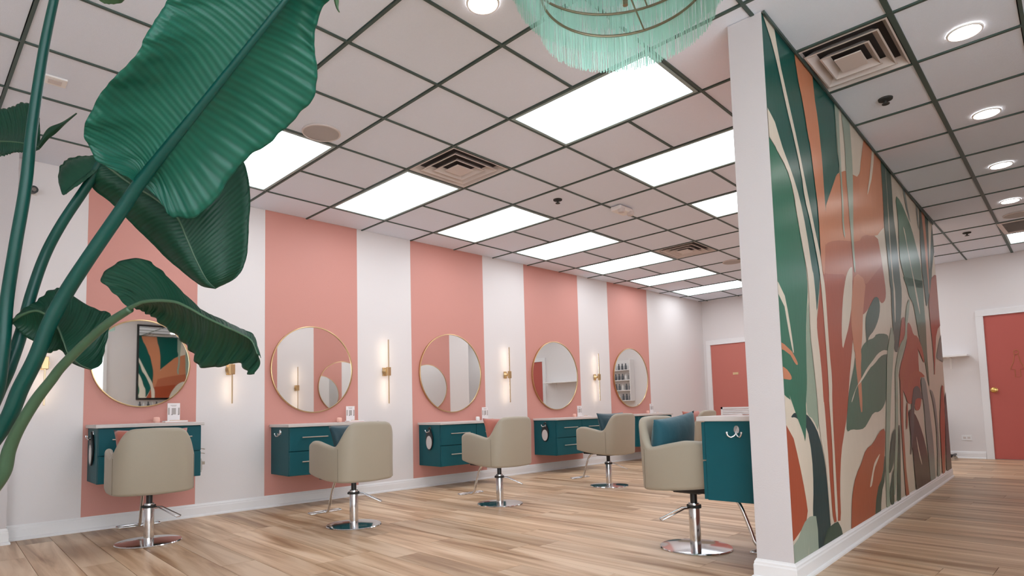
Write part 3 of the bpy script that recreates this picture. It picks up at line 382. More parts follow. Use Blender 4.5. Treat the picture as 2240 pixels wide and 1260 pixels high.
    ('rust2', [(2.886, 0.807), (2.921, 0.806), (2.913, 0.755), (2.862, 0.652), (2.821, 0.601), (2.789, 0.6), (2.798, 0.651), (2.845, 0.755)]),
    ('brown', [(2.994, 0.754), (3.12, 0.733), (3.233, 0.698), (3.333, 0.646), (3.435, 0.576), (3.537, 0.488), (3.615, 0.393), (3.668, 0.292), (3.703, 0.174), (3.714, 0.085), (3.013, 0.085), (3.006, 0.156), (2.997, 0.28), (2.993, 0.396), (2.976, 0.494), (2.946, 0.573), (2.931, 0.65), (2.931, 0.726)]),
    ('sagegrey', [(3.667, 1.033), (3.791, 1.035), (3.869, 0.988), (3.902, 0.89), (3.932, 0.785), (3.959, 0.673), (3.987, 0.561), (4.014, 0.448), (4.013, 0.288), (3.983, 0.085), (3.72, 0.085), (3.716, 0.203), (3.7, 0.347), (3.671, 0.477), (3.662, 0.596), (3.673, 0.703), (3.664, 0.793), (3.635, 0.866), (3.617, 0.935), (3.609, 0.999)]),
    ('sagegrey', [(4.08, 0.929), (4.206, 0.907), (4.298, 0.835), (4.353, 0.712), (4.376, 0.581), (4.365, 0.442), (4.325, 0.273), (4.259, 0.085), (4.104, 0.085), (4.104, 0.088), (4.214, 0.312), (4.259, 0.493), (4.241, 0.632), (4.21, 0.741), (4.163, 0.82), (4.109, 0.879), (4.047, 0.92)]),
    ('slate', [(3.377, 0.953), (3.443, 0.95), (3.51, 0.93), (3.576, 0.895), (3.623, 0.865), (3.649, 0.841), (3.605, 0.835), (3.492, 0.846), (3.383, 0.846), (3.278, 0.834), (3.202, 0.782), (3.154, 0.691), (3.102, 0.603), (3.047, 0.518), (2.978, 0.446), (2.893, 0.387), (2.875, 0.392), (2.922, 0.461), (2.96, 0.544), (2.988, 0.64), (3.033, 0.727), (3.095, 0.805), (3.144, 0.865), (3.182, 0.905), (3.236, 0.933), (3.308, 0.948)]),
    ('cream', [(3.187, 0.522), (3.24, 0.439), (3.294, 0.357), (3.35, 0.276), (3.341, 0.266), (3.266, 0.329), (3.211, 0.411), (3.178, 0.513)]),
    ('rust', [(4.857, 0.98), (4.915, 0.966), (4.92, 0.866), (4.872, 0.682), (4.768, 0.438), (4.608, 0.137), (4.57, 0.085), (4.418, 0.085), (4.418, 0.087), (4.453, 0.304), (4.479, 0.459), (4.497, 0.553), (4.557, 0.672), (4.661, 0.816), (4.742, 0.912), (4.8, 0.962)]),
    ('slate', [(5.056, 0.085), (4.726, 0.085), (4.697, 0.111), (4.785, 0.364), (4.843, 0.565), (4.872, 0.714), (4.969, 0.848), (5.056, 0.913)]),
]
LEAVES = {
    'a': [[[-1.603, -3.5427, 1.5211], [-1.5983, -3.5204, 1.529], [-1.5776, -3.5124, 1.5295]], [[-1.6494, -3.5567, 1.5349], [-1.5819, -3.5618, 1.5549], [-1.5345, -3.519, 1.4856]], [[-1.7028, -3.5639, 1.5646], [-1.5649, -3.6038, 1.5828], [-1.5051, -3.5177, 1.4597]], [[-1.7377, -3.5861, 1.6077], [-1.5421, -3.6527, 1.6241], [-1.4493, -3.549, 1.4532]], [[-1.7409, -3.6311, 1.6357], [-1.5153, -3.7058, 1.6695], [-1.3941, -3.5957, 1.519]], [[-1.7283, -3.6863, 1.6806], [-1.4893, -3.7584, 1.7177], [-1.3381, -3.6565, 1.6132]], [[-1.6971, -3.7511, 1.7223], [-1.4594, -3.8152, 1.7709], [-1.2867, -3.7223, 1.6811]], [[-1.6639, -3.8099, 1.766], [-1.4303, -3.8711, 1.8228], [-1.2444, -3.7908, 1.7355]], [[-1.6494, -3.8432, 1.8082], [-1.4062, -3.9216, 1.8675], [-1.2137, -3.8621, 1.7993]], [[-1.633, -3.8711, 1.8533], [-1.3826, -3.971, 1.9072], [-1.2187, -3.911, 1.8541]], [[-1.612, -3.8967, 1.8979], [-1.3614, -4.0182, 1.946], [-1.2488, -3.9465, 1.906]], [[-1.5727, -3.9357, 1.9585], [-1.3417, -4.0637, 1.9826], [-1.2615, -4.0063, 1.9543]], [[-1.5137, -3.9895, 2.0184], [-1.3242, -4.1069, 2.017], [-1.262, -4.082, 1.9859]], [[-1.3165, -4.1671, 2.0381], [-1.3032, -4.1539, 2.0561], [-1.2893, -4.1398, 2.0598]]],
    'b': [[[-1.6517, -3.2638, 1.6638], [-1.6476, -3.2681, 1.6681], [-1.6434, -3.2723, 1.6709]], [[-1.6637, -3.2074, 1.6022], [-1.6197, -3.2764, 1.6425], [-1.5645, -3.2859, 1.6881]], [[-1.6075, -3.219, 1.5504], [-1.567, -3.306, 1.5965], [-1.4549, -3.3359, 1.7255]], [[-1.5563, -3.2306, 1.4928], [-1.5084, -3.3414, 1.5542], [-1.3433, -3.3967, 1.7445]], [[-1.5055, -3.2493, 1.4384], [-1.4543, -3.3715, 1.501], [-1.2656, -3.4357, 1.7208]], [[-1.4554, -3.275, 1.3782], [-1.4234, -3.3782, 1.4314], [-1.2395, -3.4341, 1.614]], [[-1.4151, -3.3012, 1.3333], [-1.3993, -3.3797, 1.3733], [-1.2368, -3.4247, 1.487]], [[-1.3834, -3.3276, 1.2997], [-1.3716, -3.3844, 1.3145], [-1.2455, -3.4205, 1.3734]], [[-1.3613, -3.3517, 1.2794], [-1.3526, -3.3844, 1.289], [-1.2768, -3.4107, 1.3101]], [[-1.3325, -3.3861, 1.2694], [-1.3314, -3.3872, 1.2709], [-1.3303, -3.3884, 1.2724]]],
    'c': [[[-1.655, -3.2498, 1.6919], [-1.6425, -3.2596, 1.6723], [-1.6471, -3.2671, 1.6534]], [[-1.6871, -3.1828, 1.7008], [-1.671, -3.2495, 1.6345], [-1.6774, -3.2548, 1.6102]], [[-1.73, -3.1377, 1.6885], [-1.7065, -3.2328, 1.5946], [-1.7036, -3.248, 1.5818]], [[-1.7456, -3.1604, 1.6158], [-1.7311, -3.2268, 1.5606], [-1.7283, -3.2425, 1.5538]], [[-1.7435, -3.2343, 1.5452], [-1.7424, -3.2352, 1.5437], [-1.7416, -3.2491, 1.5385]]],
    'd': [[[-1.6427, -3.6324, 1.1467], [-1.6369, -3.6367, 1.1353], [-1.6135, -3.618, 1.1403]], [[-1.6693, -3.5692, 1.1929], [-1.6258, -3.6555, 1.1438], [-1.5943, -3.5967, 1.1374]], [[-1.6818, -3.5234, 1.2393], [-1.6121, -3.6767, 1.1508], [-1.5754, -3.5788, 1.1337]], [[-1.6444, -3.5317, 1.2799], [-1.5929, -3.7024, 1.1527], [-1.5506, -3.5731, 1.1234]], [[-1.5967, -3.5584, 1.2979], [-1.5719, -3.7294, 1.1509], [-1.5197, -3.5807, 1.0888]], [[-1.5561, -3.5869, 1.2703], [-1.5483, -3.7584, 1.1441], [-1.4902, -3.5993, 1.0552]], [[-1.5242, -3.6189, 1.2167], [-1.5227, -3.7881, 1.1251], [-1.4693, -3.6227, 1.0193]], [[-1.482, -3.6738, 1.1518], [-1.4953, -3.8189, 1.1014], [-1.4556, -3.6529, 0.9856]], [[-1.4391, -3.7451, 1.1122], [-1.4611, -3.856, 1.0764], [-1.4252, -3.7137, 0.9783]], [[-1.411, -3.8142, 1.079], [-1.4316, -3.8891, 1.0553], [-1.4035, -3.7777, 0.9848]], [[-1.395, -3.8806, 1.0551], [-1.411, -3.9138, 1.0347], [-1.3932, -3.835, 0.9583]], [[-1.3933, -3.9332, 0.988], [-1.4006, -3.9273, 0.9978], [-1.3926, -3.8886, 0.9488]]],
    'e': [[[-1.8485, -3.1231, 1.1514], [-1.8484, -3.1229, 1.1486], [-1.8483, -3.1227, 1.1457]], [[-1.8196, -3.0963, 1.1909], [-1.8236, -3.1534, 1.1682], [-1.8194, -3.12, 1.1123]], [[-1.7797, -3.0899, 1.2359], [-1.7934, -3.1879, 1.1777], [-1.7829, -3.1289, 1.0746]], [[-1.7333, -3.1062, 1.2688], [-1.7676, -3.2154, 1.1593], [-1.7567, -3.1386, 1.0532]], [[-1.6889, -3.1374, 1.2386], [-1.7477, -3.2363, 1.1299], [-1.7304, -3.1631, 1.0625]], [[-1.641, -3.1962, 1.1987], [-1.7323, -3.2511, 1.0826], [-1.7173, -3.1849, 1.0437]], [[-1.6105, -3.2628, 1.17], [-1.7193, -3.2641, 1.0398], [-1.7035, -3.2185, 1.0185]], [[-1.6289, -3.2941, 1.0701], [-1.6934, -3.2904, 1.0079], [-1.6861, -3.265, 1.0014]], [[-1.6462, -3.3398, 1.0073], [-1.6681, -3.3177, 0.9913], [-1.668, -3.3176, 0.9899]]],
    'f': [[[-2.0628, -2.8029, 1.7419], [-2.0604, -2.8044, 1.7343], [-2.0601, -2.8039, 1.7267]], [[-1.9634, -2.8534, 1.8616], [-1.9615, -2.8996, 1.7566], [-1.9609, -2.9485, 1.6906]], [[-1.9065, -2.871, 1.9042], [-1.9065, -2.9522, 1.7653], [-1.9083, -3.0374, 1.6832]], [[-1.8489, -2.9123, 1.9236], [-1.8622, -2.9938, 1.7653], [-1.8667, -3.0918, 1.6886]], [[-1.796, -2.9767, 1.9239], [-1.8232, -3.0296, 1.7579], [-1.8341, -3.1088, 1.6996]], [[-1.7871, -3.0184, 1.8555], [-1.7953, -3.0549, 1.7479], [-1.8076, -3.0947, 1.712]], [[-1.7863, -3.063, 1.7445], [-1.7873, -3.0616, 1.74], [-1.7883, -3.0604, 1.737]]],
    'g': [[[-1.761, -3.6393, 2.0372], [-1.761, -3.6391, 2.0347], [-1.7563, -3.6042, 2.0547]], [[-1.7331, -3.6205, 2.0729], [-1.731, -3.6631, 1.9946], [-1.7231, -3.6284, 1.9851]], [[-1.6939, -3.6388, 2.089], [-1.701, -3.6898, 1.9789], [-1.6989, -3.6495, 1.9693]], [[-1.6599, -3.689, 2.0704], [-1.6744, -3.7154, 1.9853], [-1.6701, -3.6776, 1.9796]], [[-1.647, -3.7448, 2.021], [-1.6487, -3.743, 2.0187], [-1.6437, -3.7082, 2.0359]]],
    'h': [[[-1.3223, -4.1681, 1.9657], [-1.3234, -4.1798, 1.9558], [-1.3154, -4.1741, 1.9608]], [[-1.3114, -4.1733, 1.9169], [-1.311, -4.1867, 1.9096], [-1.3005, -4.1836, 1.9165]], [[-1.3069, -4.174, 1.8822], [-1.3082, -4.1859, 1.8751], [-1.2985, -4.1819, 1.8819]], [[-1.302, -4.1765, 1.8612], [-1.305, -4.1868, 1.8544], [-1.2987, -4.1797, 1.8623]], [[-1.2966, -4.1805, 1.8507], [-1.3005, -4.1899, 1.8439], [-1.2958, -4.1813, 1.8506]]],
    'i': [[[-1.793, -3.0703, 1.7431], [-1.7918, -3.0844, 1.7355], [-1.7873, -3.0749, 1.7354]], [[-1.7834, -3.0994, 1.7714], [-1.7779, -3.1174, 1.7619], [-1.7699, -3.1109, 1.7605]], [[-1.7705, -3.1308, 1.7917], [-1.7616, -3.1513, 1.7761], [-1.7546, -3.1437, 1.7718]], [[-1.7412, -3.1766, 1.8022], [-1.7392, -3.1913, 1.7927], [-1.7355, -3.1811, 1.7946]], [[-1.7116, -3.2238, 1.8242], [-1.712, -3.2365, 1.8175], [-1.7104, -3.2246, 1.8212]]],
}
STEMS = {
    'a': [[-1.3032, -4.1539, 2.0561, 0.0035], [-1.3391, -4.0581, 1.9871, 0.0061], [-1.3837, -3.9736, 1.9055, 0.008], [-1.4589, -3.8136, 1.7718, 0.0108], [-1.5406, -3.6465, 1.6268, 0.0145], [-1.5949, -3.5372, 1.5275, 0.0174], [-1.6356, -3.4693, 1.4393, 0.0189], [-1.6967, -3.3851, 1.3107, 0.0197], [-1.7367, -3.3315, 1.2211, 0.0205], [-1.7706, -3.2905, 1.1298, 0.0205], [-1.798, -3.254, 1.0248, 0.0211], [-1.8289, -3.2157, 0.9334, 0.0218], [-1.8529, -3.1843, 0.846, 0.0218], [-1.8967, -3.1338, 0.7551, 0.0218], [-1.9813, -3.0388, 0.6017, 0.0232], [-2.0785, -2.934, 0.4692, 0.0246]],
    'b': [[-1.6476, -3.2681, 1.6681, 0.0118], [-1.6776, -3.2184, 1.5925, 0.0141], [-1.7321, -3.1553, 1.475, 0.0148], [-1.7697, -3.1093, 1.3702, 0.0155], [-1.7991, -3.0826, 1.2438, 0.0162], [-1.8188, -3.0797, 1.1271, 0.0175], [-1.84, -3.0782, 1.0371, 0.0187], [-1.8623, -3.0772, 0.9633, 0.02], [-1.9251, -3.028, 0.7885, 0.0212], [-2.0974, -2.8883, 0.4656, 0.0235]],
    'd': [[-1.6333, -3.6401, 1.1352, 0.0099], [-1.6686, -3.5626, 1.1044, 0.0114], [-1.7059, -3.4815, 1.0582, 0.0122], [-1.7499, -3.3923, 0.9933, 0.0131], [-1.7702, -3.3555, 0.9543, 0.0138], [-1.7999, -3.3081, 0.8979, 0.0153], [-1.8321, -3.256, 0.8184, 0.016], [-1.8496, -3.2194, 0.7548, 0.0174], [-1.8629, -3.1852, 0.6769, 0.0189], [-1.9216, -3.1072, 0.5875, 0.0204], [-2.0613, -2.9494, 0.4618, 0.0218]],
    'f': [[-1.7954, -3.4045, 2.0755, 0.0114], [-1.8117, -3.3471, 1.9322, 0.0129], [-1.8272, -3.2832, 1.7169, 0.0144], [-1.8346, -3.245, 1.5449, 0.0159], [-1.8502, -3.1991, 1.3725, 0.0166], [-1.8632, -3.1562, 1.2065, 0.0174], [-1.8681, -3.1352, 1.0455, 0.0188], [-1.8837, -3.1056, 0.8987, 0.0195], [-1.9534, -3.0193, 0.6927, 0.0209], [-2.104, -2.8557, 0.4756, 0.0237]],
    'e': [[-1.8484, -3.1229, 1.1486, 0.0085], [-1.8823, -3.0723, 1.0989, 0.0114], [-1.9302, -3.0144, 0.9727, 0.0143], [-2.016, -2.9096, 0.7343, 0.0171], [-2.1106, -2.8069, 0.4627, 0.0213]],
    'g': [[-2.0604, -2.8044, 1.7343, 0.0091], [-2.1005, -2.7538, 1.6072, 0.0137], [-2.1238, -2.7298, 1.1796, 0.0179], [-2.1176, -2.7585, 0.4568, 0.0216]],
}
PBASE = [-2.087, -2.927, 0.476]

# ================================================================ THE SETTING
# ---- floor
floor = MB(); floor.box(XW-.15, XE+.15, YS-.15, .15, -.12, -.012)
floor = tag(floor.build('floor', mat('subfloor', sr(96, 72, 52), .8)), 'light oak plank floor laid across the salon towards the striped wall', kind='structure')
PW, PLN = .19, 1.3
def plank_mesh(L):
    b = MB(); g = .0012
    b.box(g, PW-g, g, L-g, -.012, 0)
    return b
pm = plank_mesh(PLN)
full = pm.build('plank', M_PLANK); full_me = full.data
bpy.data.objects.remove(full)
rest = MB(); row = 0
x = XW
while x < XE:
    y = YS-random.uniform(0, PLN)
    while y < 0:
        y0, y1 = max(y, YS), min(y+PLN, 0)
        if y1-y0 > .02:
            vis = any(in_frame((x+PW/2, y0+(y1-y0)*t, 0), .02) for t in (0, .5, 1))
            if vis:
                if y1-y0 > PLN-1e-4:
                    o = bpy.data.objects.new('plank', full_me); COL.objects.link(o)
                else:
                    o = plank_mesh(y1-y0).build('plank', M_PLANK)
                o.location = (x, y0, 0); o.parent = floor
            else:
                rest.box(x+.0012, x+PW-.0012, y0+.0012, y1-.0012, -.012, 0)
        y += PLN
    x += PW; row += 1
tag(rest.build('plank_rows', M_PLANK, floor), kind='stuff')

# ---- striped wall
wb = MB(); wb.box(-1.7, XE+.15, 0, .15, 0, H+.05)
wall_back = tag(wb.build('wall_back', M_WHITE), 'long white wall painted with wide pink vertical stripes', kind='structure')
for k in range(0, 10, 2):
    b = MB(); b.box(STRIPES[k], STRIPES[k+1], -.0015, 0, .09, H+.02)
    b.build('painted_stripe', M_PINK, wall_back)
# projecting piece of wall at the plant's end
b = MB(); b.box(XW, -1.64, -.13, .15, 0, H+.05)
wall_pier = tag(b.build('wall_pier', M_GREYW), 'plain white projecting wall piece beside the stripes behind the plant', kind='structure')

# ---- end wall, corridor wall, street wall
b = MB(); b.box(XE, XE+.15, YS-.15, 0, 0, H+.05)
wall_right = tag(b.build('wall_right', M_WHITE), 'white end wall carrying two red doors', kind='structure')
SX0, SX1 = -4.7, .2
b = MB(); b.box(XW-.15, SX0, YS-.15, YS, 0, H+.05); b.box(SX1, XE, YS-.15, YS, 0, H+.05); b.box(SX0, SX1, YS-.15, YS, 0, .18); b.box(SX0, SX1, YS-.15, YS, 2.55, H+.05)
wall_front = tag(b.build('wall_front', M_WHITE), 'white wall along the corridor facing the mural', kind='structure')
WY0, WY1, WZ0, WZ1 = -6.9, -5.7, .18, 2.55
b = MB()
b.box(XW-.15, XW, YS, WY0, 0, H+.05); b.box(XW-.15, XW, WY1, -.13, 0, H+.05)
b.box(XW-.15, XW, WY0, WY1, 0, WZ0); b.box(XW-.15, XW, WY0, WY1, WZ1, H+.05)
wall_left = tag(b.build('wall_left', M_WHITE), 'white street-side wall with a narrow added window', kind='structure')
win = tag(empty('fill_window_1', (XW, (WY0+WY1)/2, WZ0)), 'narrow unseen window added for fill light in the street-side wall', kind='structure')  # unseen window, put in and sized for fill daylight
b = MB(); w2 = (WY1-WY0)/2
b.box(-.1, .02, -w2, w2, 0, .06); b.box(-.1, .02, -w2, w2, WZ1-WZ0-.06, WZ1-WZ0)
for yy in (-w2, -.03, w2-.06): b.box(-.1, .02, yy, yy+.06, .06, WZ1-WZ0-.06)
b.build('window_frame', M_TRIM, win)
for y0 in (-w2+.05, .02):
    b = MB(); b.box(-.045, -.039, y0, y0+w2-.07, .05, WZ1-WZ0-.05)
    b.build('pane', M_GLASSP, win)

win2 = tag(empty('fill_window_2', ((SX0+SX1)/2, YS, WZ0)), 'wide unseen window added for fill light behind the camera', kind='structure')  # unseen window, added so daylight lifts the ceiling and lower walls
b = MB(); w2 = (SX1-SX0)/2
b.box(-w2, w2, -.1, .02, 0, .06); b.box(-w2, w2, -.1, .02, WZ1-WZ0-.06, WZ1-WZ0)
for xx in (-w2, -.03, w2-.06): b.box(xx, xx+.06, -.1, .02, .06, WZ1-WZ0-.06)
b.build('window_frame', M_TRIM, win2)
for xx in (-w2+.05, .02): b = MB(); b.box(xx, xx+w2-.07, -.045, -.039, .05, WZ1-WZ0-.05); b.build('pane', M_GLASSP, win2)

# ---- partition with the mural
def pp(s, n, z): 
    q = M0+MD*s+MN*n
    return (q.x, q.y, z)
def pbox(b, s0, s1, n0, n1, z0, z1, mi=0):
    v = [pp(s, n, z) for z in (z0, z1) for n in (n0, n1) for s in (s0, s1)]
    b.add(v, [(0, 2, 3, 1), (4, 5, 7, 6), (0, 1, 5, 4), (2, 6, 7, 3), (0, 4, 6, 2), (1, 3, 7, 5)], mi)
b = MB(); pbox(b, 0, ML, 0, MT, 0, H+.004)
b.m[3] = 1
wall_part = tag(b.build('wall_partition', [M_GREYW, M_WHITE]), 'free-standing partition wall with a leafy painted mural along the corridor', kind='structure')
for s0, s1 in ((.05, 1.13), (1.75, 2.78), (3.5, 4.58)):
    b = MB(); pbox(b, s0, s1, MT, MT+.0015, .09, H); b.build('painted_stripe', M_PINK, wall_part)
MCOL = {'cream': (214, 200, 182), 'dgreen': (20, 80, 72), 'dgreen2': (44, 74, 62), 'teal': (14, 54, 58), 'green': (42, 104, 82), 'gleaf': (66, 100, 82),
        'leafgreen': (70, 112, 88), 'sage': (150, 162, 146), 'sage2': (146, 160, 140), 'sagegrey': (124, 136, 130), 'slate': (70, 78, 76),
        'rust': (164, 76, 50), 'rust2': (162, 84, 54), 'orange': (166, 82, 50), 'tan': (196, 126, 92), 'tan2': (200, 130, 94), 'brown': (54, 40, 34), 'rustgloss': (178, 102, 74)}
mk = list(MCOL)
def mural_mat(name, c):
    m = mat('mural_'+name, sr(*c), .30, bump=.05, bscale=26, var=.05, vscale=5, stretch=(2.5, 2.5, .35), spec=.13)
    return m
mural = MB()
mural.add([pp(0, -.0005, .085), pp(ML, -.0005, .085), pp(ML, -.0005, H), pp(0, -.0005, H)], [(0, 1, 2, 3)], 0)
for k, (c, poly) in enumerate(MURAL):
    off = -.0006-.0001*k
    area = sum(poly[i-1][0]*poly[i][1]-poly[i][0]*poly[i-1][1] for i in range(len(poly)))
    if area < 0: poly = poly[::-1]
    mural.add([pp(s, off, z) for s, z in poly], [tuple(range(len(poly)))], mk.index(c))
mo = mural.build('mural', [mural_mat(k, MCOL[k]) for k in mk], wall_part)
mo['label'] = 'painted mural of oversized green, rust and cream leaves'
b = MB(); pbox(b, -.002, ML, -.016, -.008, H-.014, H+.002); b.build('ceiling_angle', M_BAR, wall_part)

# ---- baseboards
PROF = [(0, 0), (.024, 0), (.024, .010), (.020, .016), (.014, .019), (.014, .070), (.011, .078), (.011, .086), (.006, .093), (.004, .100), (0, .100)]
def baseboard(name, path, label, hs=1.0, closed=False, parent=None):
    "path: plan points, room side to the right of travel"
    b = MB(); n = len(path); P = [Vector(p) for p in path]; v = []; npf = len(PROF)
    for i in range(n):
        d0 = (P[i]-P[i-1]).normalized() if i else None
        d1 = (P[i+1]-P[i]).normalized() if i < n-1 else None
        if d0 is None: d0 = d1
        if d1 is None: d1 = d0
        n0 = Vector((d0.y, -d0.x)); n1 = Vector((d1.y, -d1.x))
        m = (n0+n1)/(1+n0.dot(n1))
        for o, z in PROF: v.append((P[i].x+m.x*o, P[i].y+m.y*o, z*hs))
    f = []
    for i in range(n-1):
        for k in range(npf-1):
            f.append((i*npf+k, (i+1)*npf+k, (i+1)*npf+k+1, i*npf+k+1))
    f += [tuple(range(npf)), tuple((n-1)*npf+k for k in range(npf-1, -1, -1))]
    b.add(v, f)
    o = b.build(name, M_TRIM, None); fix_normals(o)
    return tag(o, label, kind='structure')
baseboard('baseboard_back', [(-1.64, 0), (XE, 0)], 'white moulded baseboard under the pink stripes', 1.08)
baseboard('baseboard_left', [(XW, -.13), (-1.64, -.13), (-1.64, -.026)], 'white baseboard around the projecting wall piece', 1.1)
q = [pp(ML, MT, 0)[:2], pp(ML, 0, 0)[:2], pp(0, 0, 0)[:2], pp(0, MT, 0)[:2], pp(ML-.03, MT, 0)[:2]]
baseboard('baseboard_partition', [q[4], q[3], q[2], q[1]], 'white moulded baseboard around the mural partition', .95)
baseboard('baseboard_right', [(XE, -1.12), (XE, -4.04)], 'white baseboard between the two red doors')

# ---- suspended ceiling
b = MB(); b.box(XW-.15, XE+.15, YS-.15, .15, H+.05, H+.12)
ceiling = tag(b.build('ceiling', M_SLAB), 'suspended ceiling of square white tiles in a dark metal grid', kind='structure')
I0, I1, J0, J1 = -8, 13, 0, 14
PANELS = {}          # (i, j): length in j
for i in (-1, 1, 3, 5, 7, 9, 11): PANELS[(i, 0)] = 2
for i in (1, 3, 5, 7, 9, 11): PANELS[(i, 4)] = 2
PANELS[(11, 8)] = 2; PANELS[(11, 11)] = 2
VENTS = [(1, 2), (7, 2), (2, 7), (-2, 2)]
LOUV = [(10, 8)]
taken = set()
for (i, j), n in PANELS.items():
    for k in range(n): taken.add((i, j+k))
for c in VENTS+LOUV: taken.add(c)
rest = MB()
def room_clip(q, e=0):
    for f in (lambda p: XE-e-p.x, lambda p: p.x-XW-e, lambda p: -e-p.y, lambda p: p.y-YS-e):
        q = clip_poly(q, f)
        if len(q) < 3: return None
    return q
def lerp_cell(i, j, a, c): return grid(i+a, j+c)
for i in range(I0-1, I1+1):
    for j in range(-1, J1+1):
        if (i, j) in taken: continue
        a, b2, c, d = grid(i, j), grid(i+1, j), grid(i+1, j+1), grid(i, j+1)
        cen = (a+b2+c+d)/4
        q = [v+(cen-v).normalized()*.014 for v in (a, d, c, b2)]
        q = room_clip(q, .004)
        if not q: continue
        cc = sum(q, Vector((0, 0)))/len(q)
        if in_frame((cc.x, cc.y, H), .10):
            t = MB(); t.prism(q, H+.007, H+.02); o = t.build('ceiling_tile', M_TILE, ceiling)
        else:
            rest.prism(q, H+.007, H+.02)
tag(rest.build('ceiling_tile_field', M_TILE, ceiling), kind='stuff')
def bar(p, q, w, z0, z1, name='grid_bar'):
    d = (q-p).normalized(); n = Vector((-d.y, d.x))*w/2
    pol = room_clip([p-n, q-n, q+n, p+n], .002)
    if not pol: return
    t = MB(); t.prism(pol, z0, z1); t.build(name, M_BAR, ceiling)
for i in range(I0-1, I1+2):
    bar(grid(i, -1), grid(i, 7), .016, H-.001, H+.02); bar(grid(i, 7), grid(i, J1+1), .016, H-.001, H+.02)
for j in range(J0, J1+2):
    w = .026 if j == 8 else .016
    run = []
    for i in range(I0-1, I1+1):
        inside = any(ij[0] == i and ij[1] < j < ij[1]+n for ij, n in PANELS.items())
        if inside:
            if len(run) > 1: bar(run[0], run[-1], w, H-.0005, H+.02)
            run = []
        else:
            if not run: run = [grid(i, j)]
            run.append(grid(i+1, j))
    if len(run) > 1: bar(run[0], run[-1], w, H-.0005, H+.02)

# ---- doors on the end wall
def door(name, y0, w, h, m, label):
    "y0: jamb nearest the striped wall, door runs towards the corridor"
    r = tag(empty(name, (XE, y0, 0)), label, kind='structure')
    b = MB(); b.box(-.012, -.001, -w, 0, .006, h); b.build('door_leaf', m, r, bevel=.002)
    b = MB()
    for a, c in ((0, .085), (-w-.085, -w)): b.box(-.03, 0, a, c, 0, h)
    b.box(-.03, 0, -w-.085, .085, h, h+.085)
    for a, c in ((0, .012), (-w-.012, -w)): b.box(-.036, -.03, a, c, 0, h)
    b.box(-.036, -.03, -w-.012, .012, h, h+.012)
    b.build('casing', M_TRIM, r, bevel=.003)
    return r
d1 = door('door_1', -.15, .84, 1.93, M_DOOR, 'red door with a white louvred vent behind the teal corner cabinet')
b = MB(); b.box(-.018, -.012, -.50, -.40, 1.36, 1.40); b.build('name_plate', mat('plate_brass', sr(226, 196, 152), .4, metal=.3), d1)
vt = MB(); y0, y1, z0, z1 = -.74, -.14, .36, .78
vt.box(-.026, -.012, y0, y0+.035, z0, z1); vt.box(-.026, -.012, y1-.035, y1, z0, z1); vt.box(-.026, -.012, y0, y1, z0, z0+.035); vt.box(-.026, -.012, y0, y1, z1-.035, z1)
vo = vt.build('vent_frame', M_TRIM, d1)
for k in range(11):
    z = z0+.045+k*.031; t = MB()
    t.add([(-.013, y0+.03, z+.026), (-.013, y1-.03, z+.026), (-.024, y1-.03, z), (-.024, y0+.03, z), (-.010, y0+.03, z+.026), (-.010, y1-.03, z+.026), (-.021, y1-.03, z-.002), (-.021, y0+.03, z-.002)],
          [(0, 1, 2, 3), (7, 6, 5, 4), (0, 3, 7, 4), (1, 5, 6, 2), (3, 2, 6, 7), (0, 4, 5, 1)])
    t.build('slat', M_TRIM, vo)
d2 = door('door_2', -4.13, .86, 1.95, M_DOORR, 'red washroom door with a brass knob and gilt figures at the corridor end')
kb = MB()
kb.lathe([(.036, 0), (.036, .007), (.015, .012), (.014, .040), (.030, .048), (.037, .062), (.032, .078), (.0, .086)], 20)
for v in range(len(kb.v)):
    X, Y, Z = kb.v[v]; kb.v[v] = (-.012-Z, -.055+X, .935+Y)
kb.build('knob', mat('brass_knob', sr(214, 178, 108), .2, metal=1.0), d2, smooth=50)
# gilt figures: outline man / woman, built as thin strips
M_GILT = mat('gilt_paint', sr(196, 130, 84), .35, metal=.4)
def figure(y, dress):
    t = MB()
    def P2(a, z): return (-.0145, y+a, z)
    t.tube([P2(.026*math.cos(k*PI/9), 1.43+.026*math.sin(k*PI/9)) for k in range(18)], .0035, 6, True)
    if dress:
        pts = [(-.02, 1.395), (.02, 1.395), (.035, 1.30), (.075, 1.20), (.028, 1.20), (.028, 1.10), (-.028, 1.10), (-.028, 1.20), (-.075, 1.20), (-.035, 1.30)]
    else:
        pts = [(-.05, 1.395), (.05, 1.395), (.055, 1.25), (.035, 1.25), (.035, 1.10), (.004, 1.10), (.004, 1.22), (-.004, 1.22), (-.004, 1.10), (-.035, 1.10), (-.035, 1.25), (-.055, 1.25)]
    t.tube([P2(a, z) for a, z in pts], .0035, 6, True)
    t.build('restroom_figure', M_GILT, d2)
figure(-.31, True); figure(-.49, False)

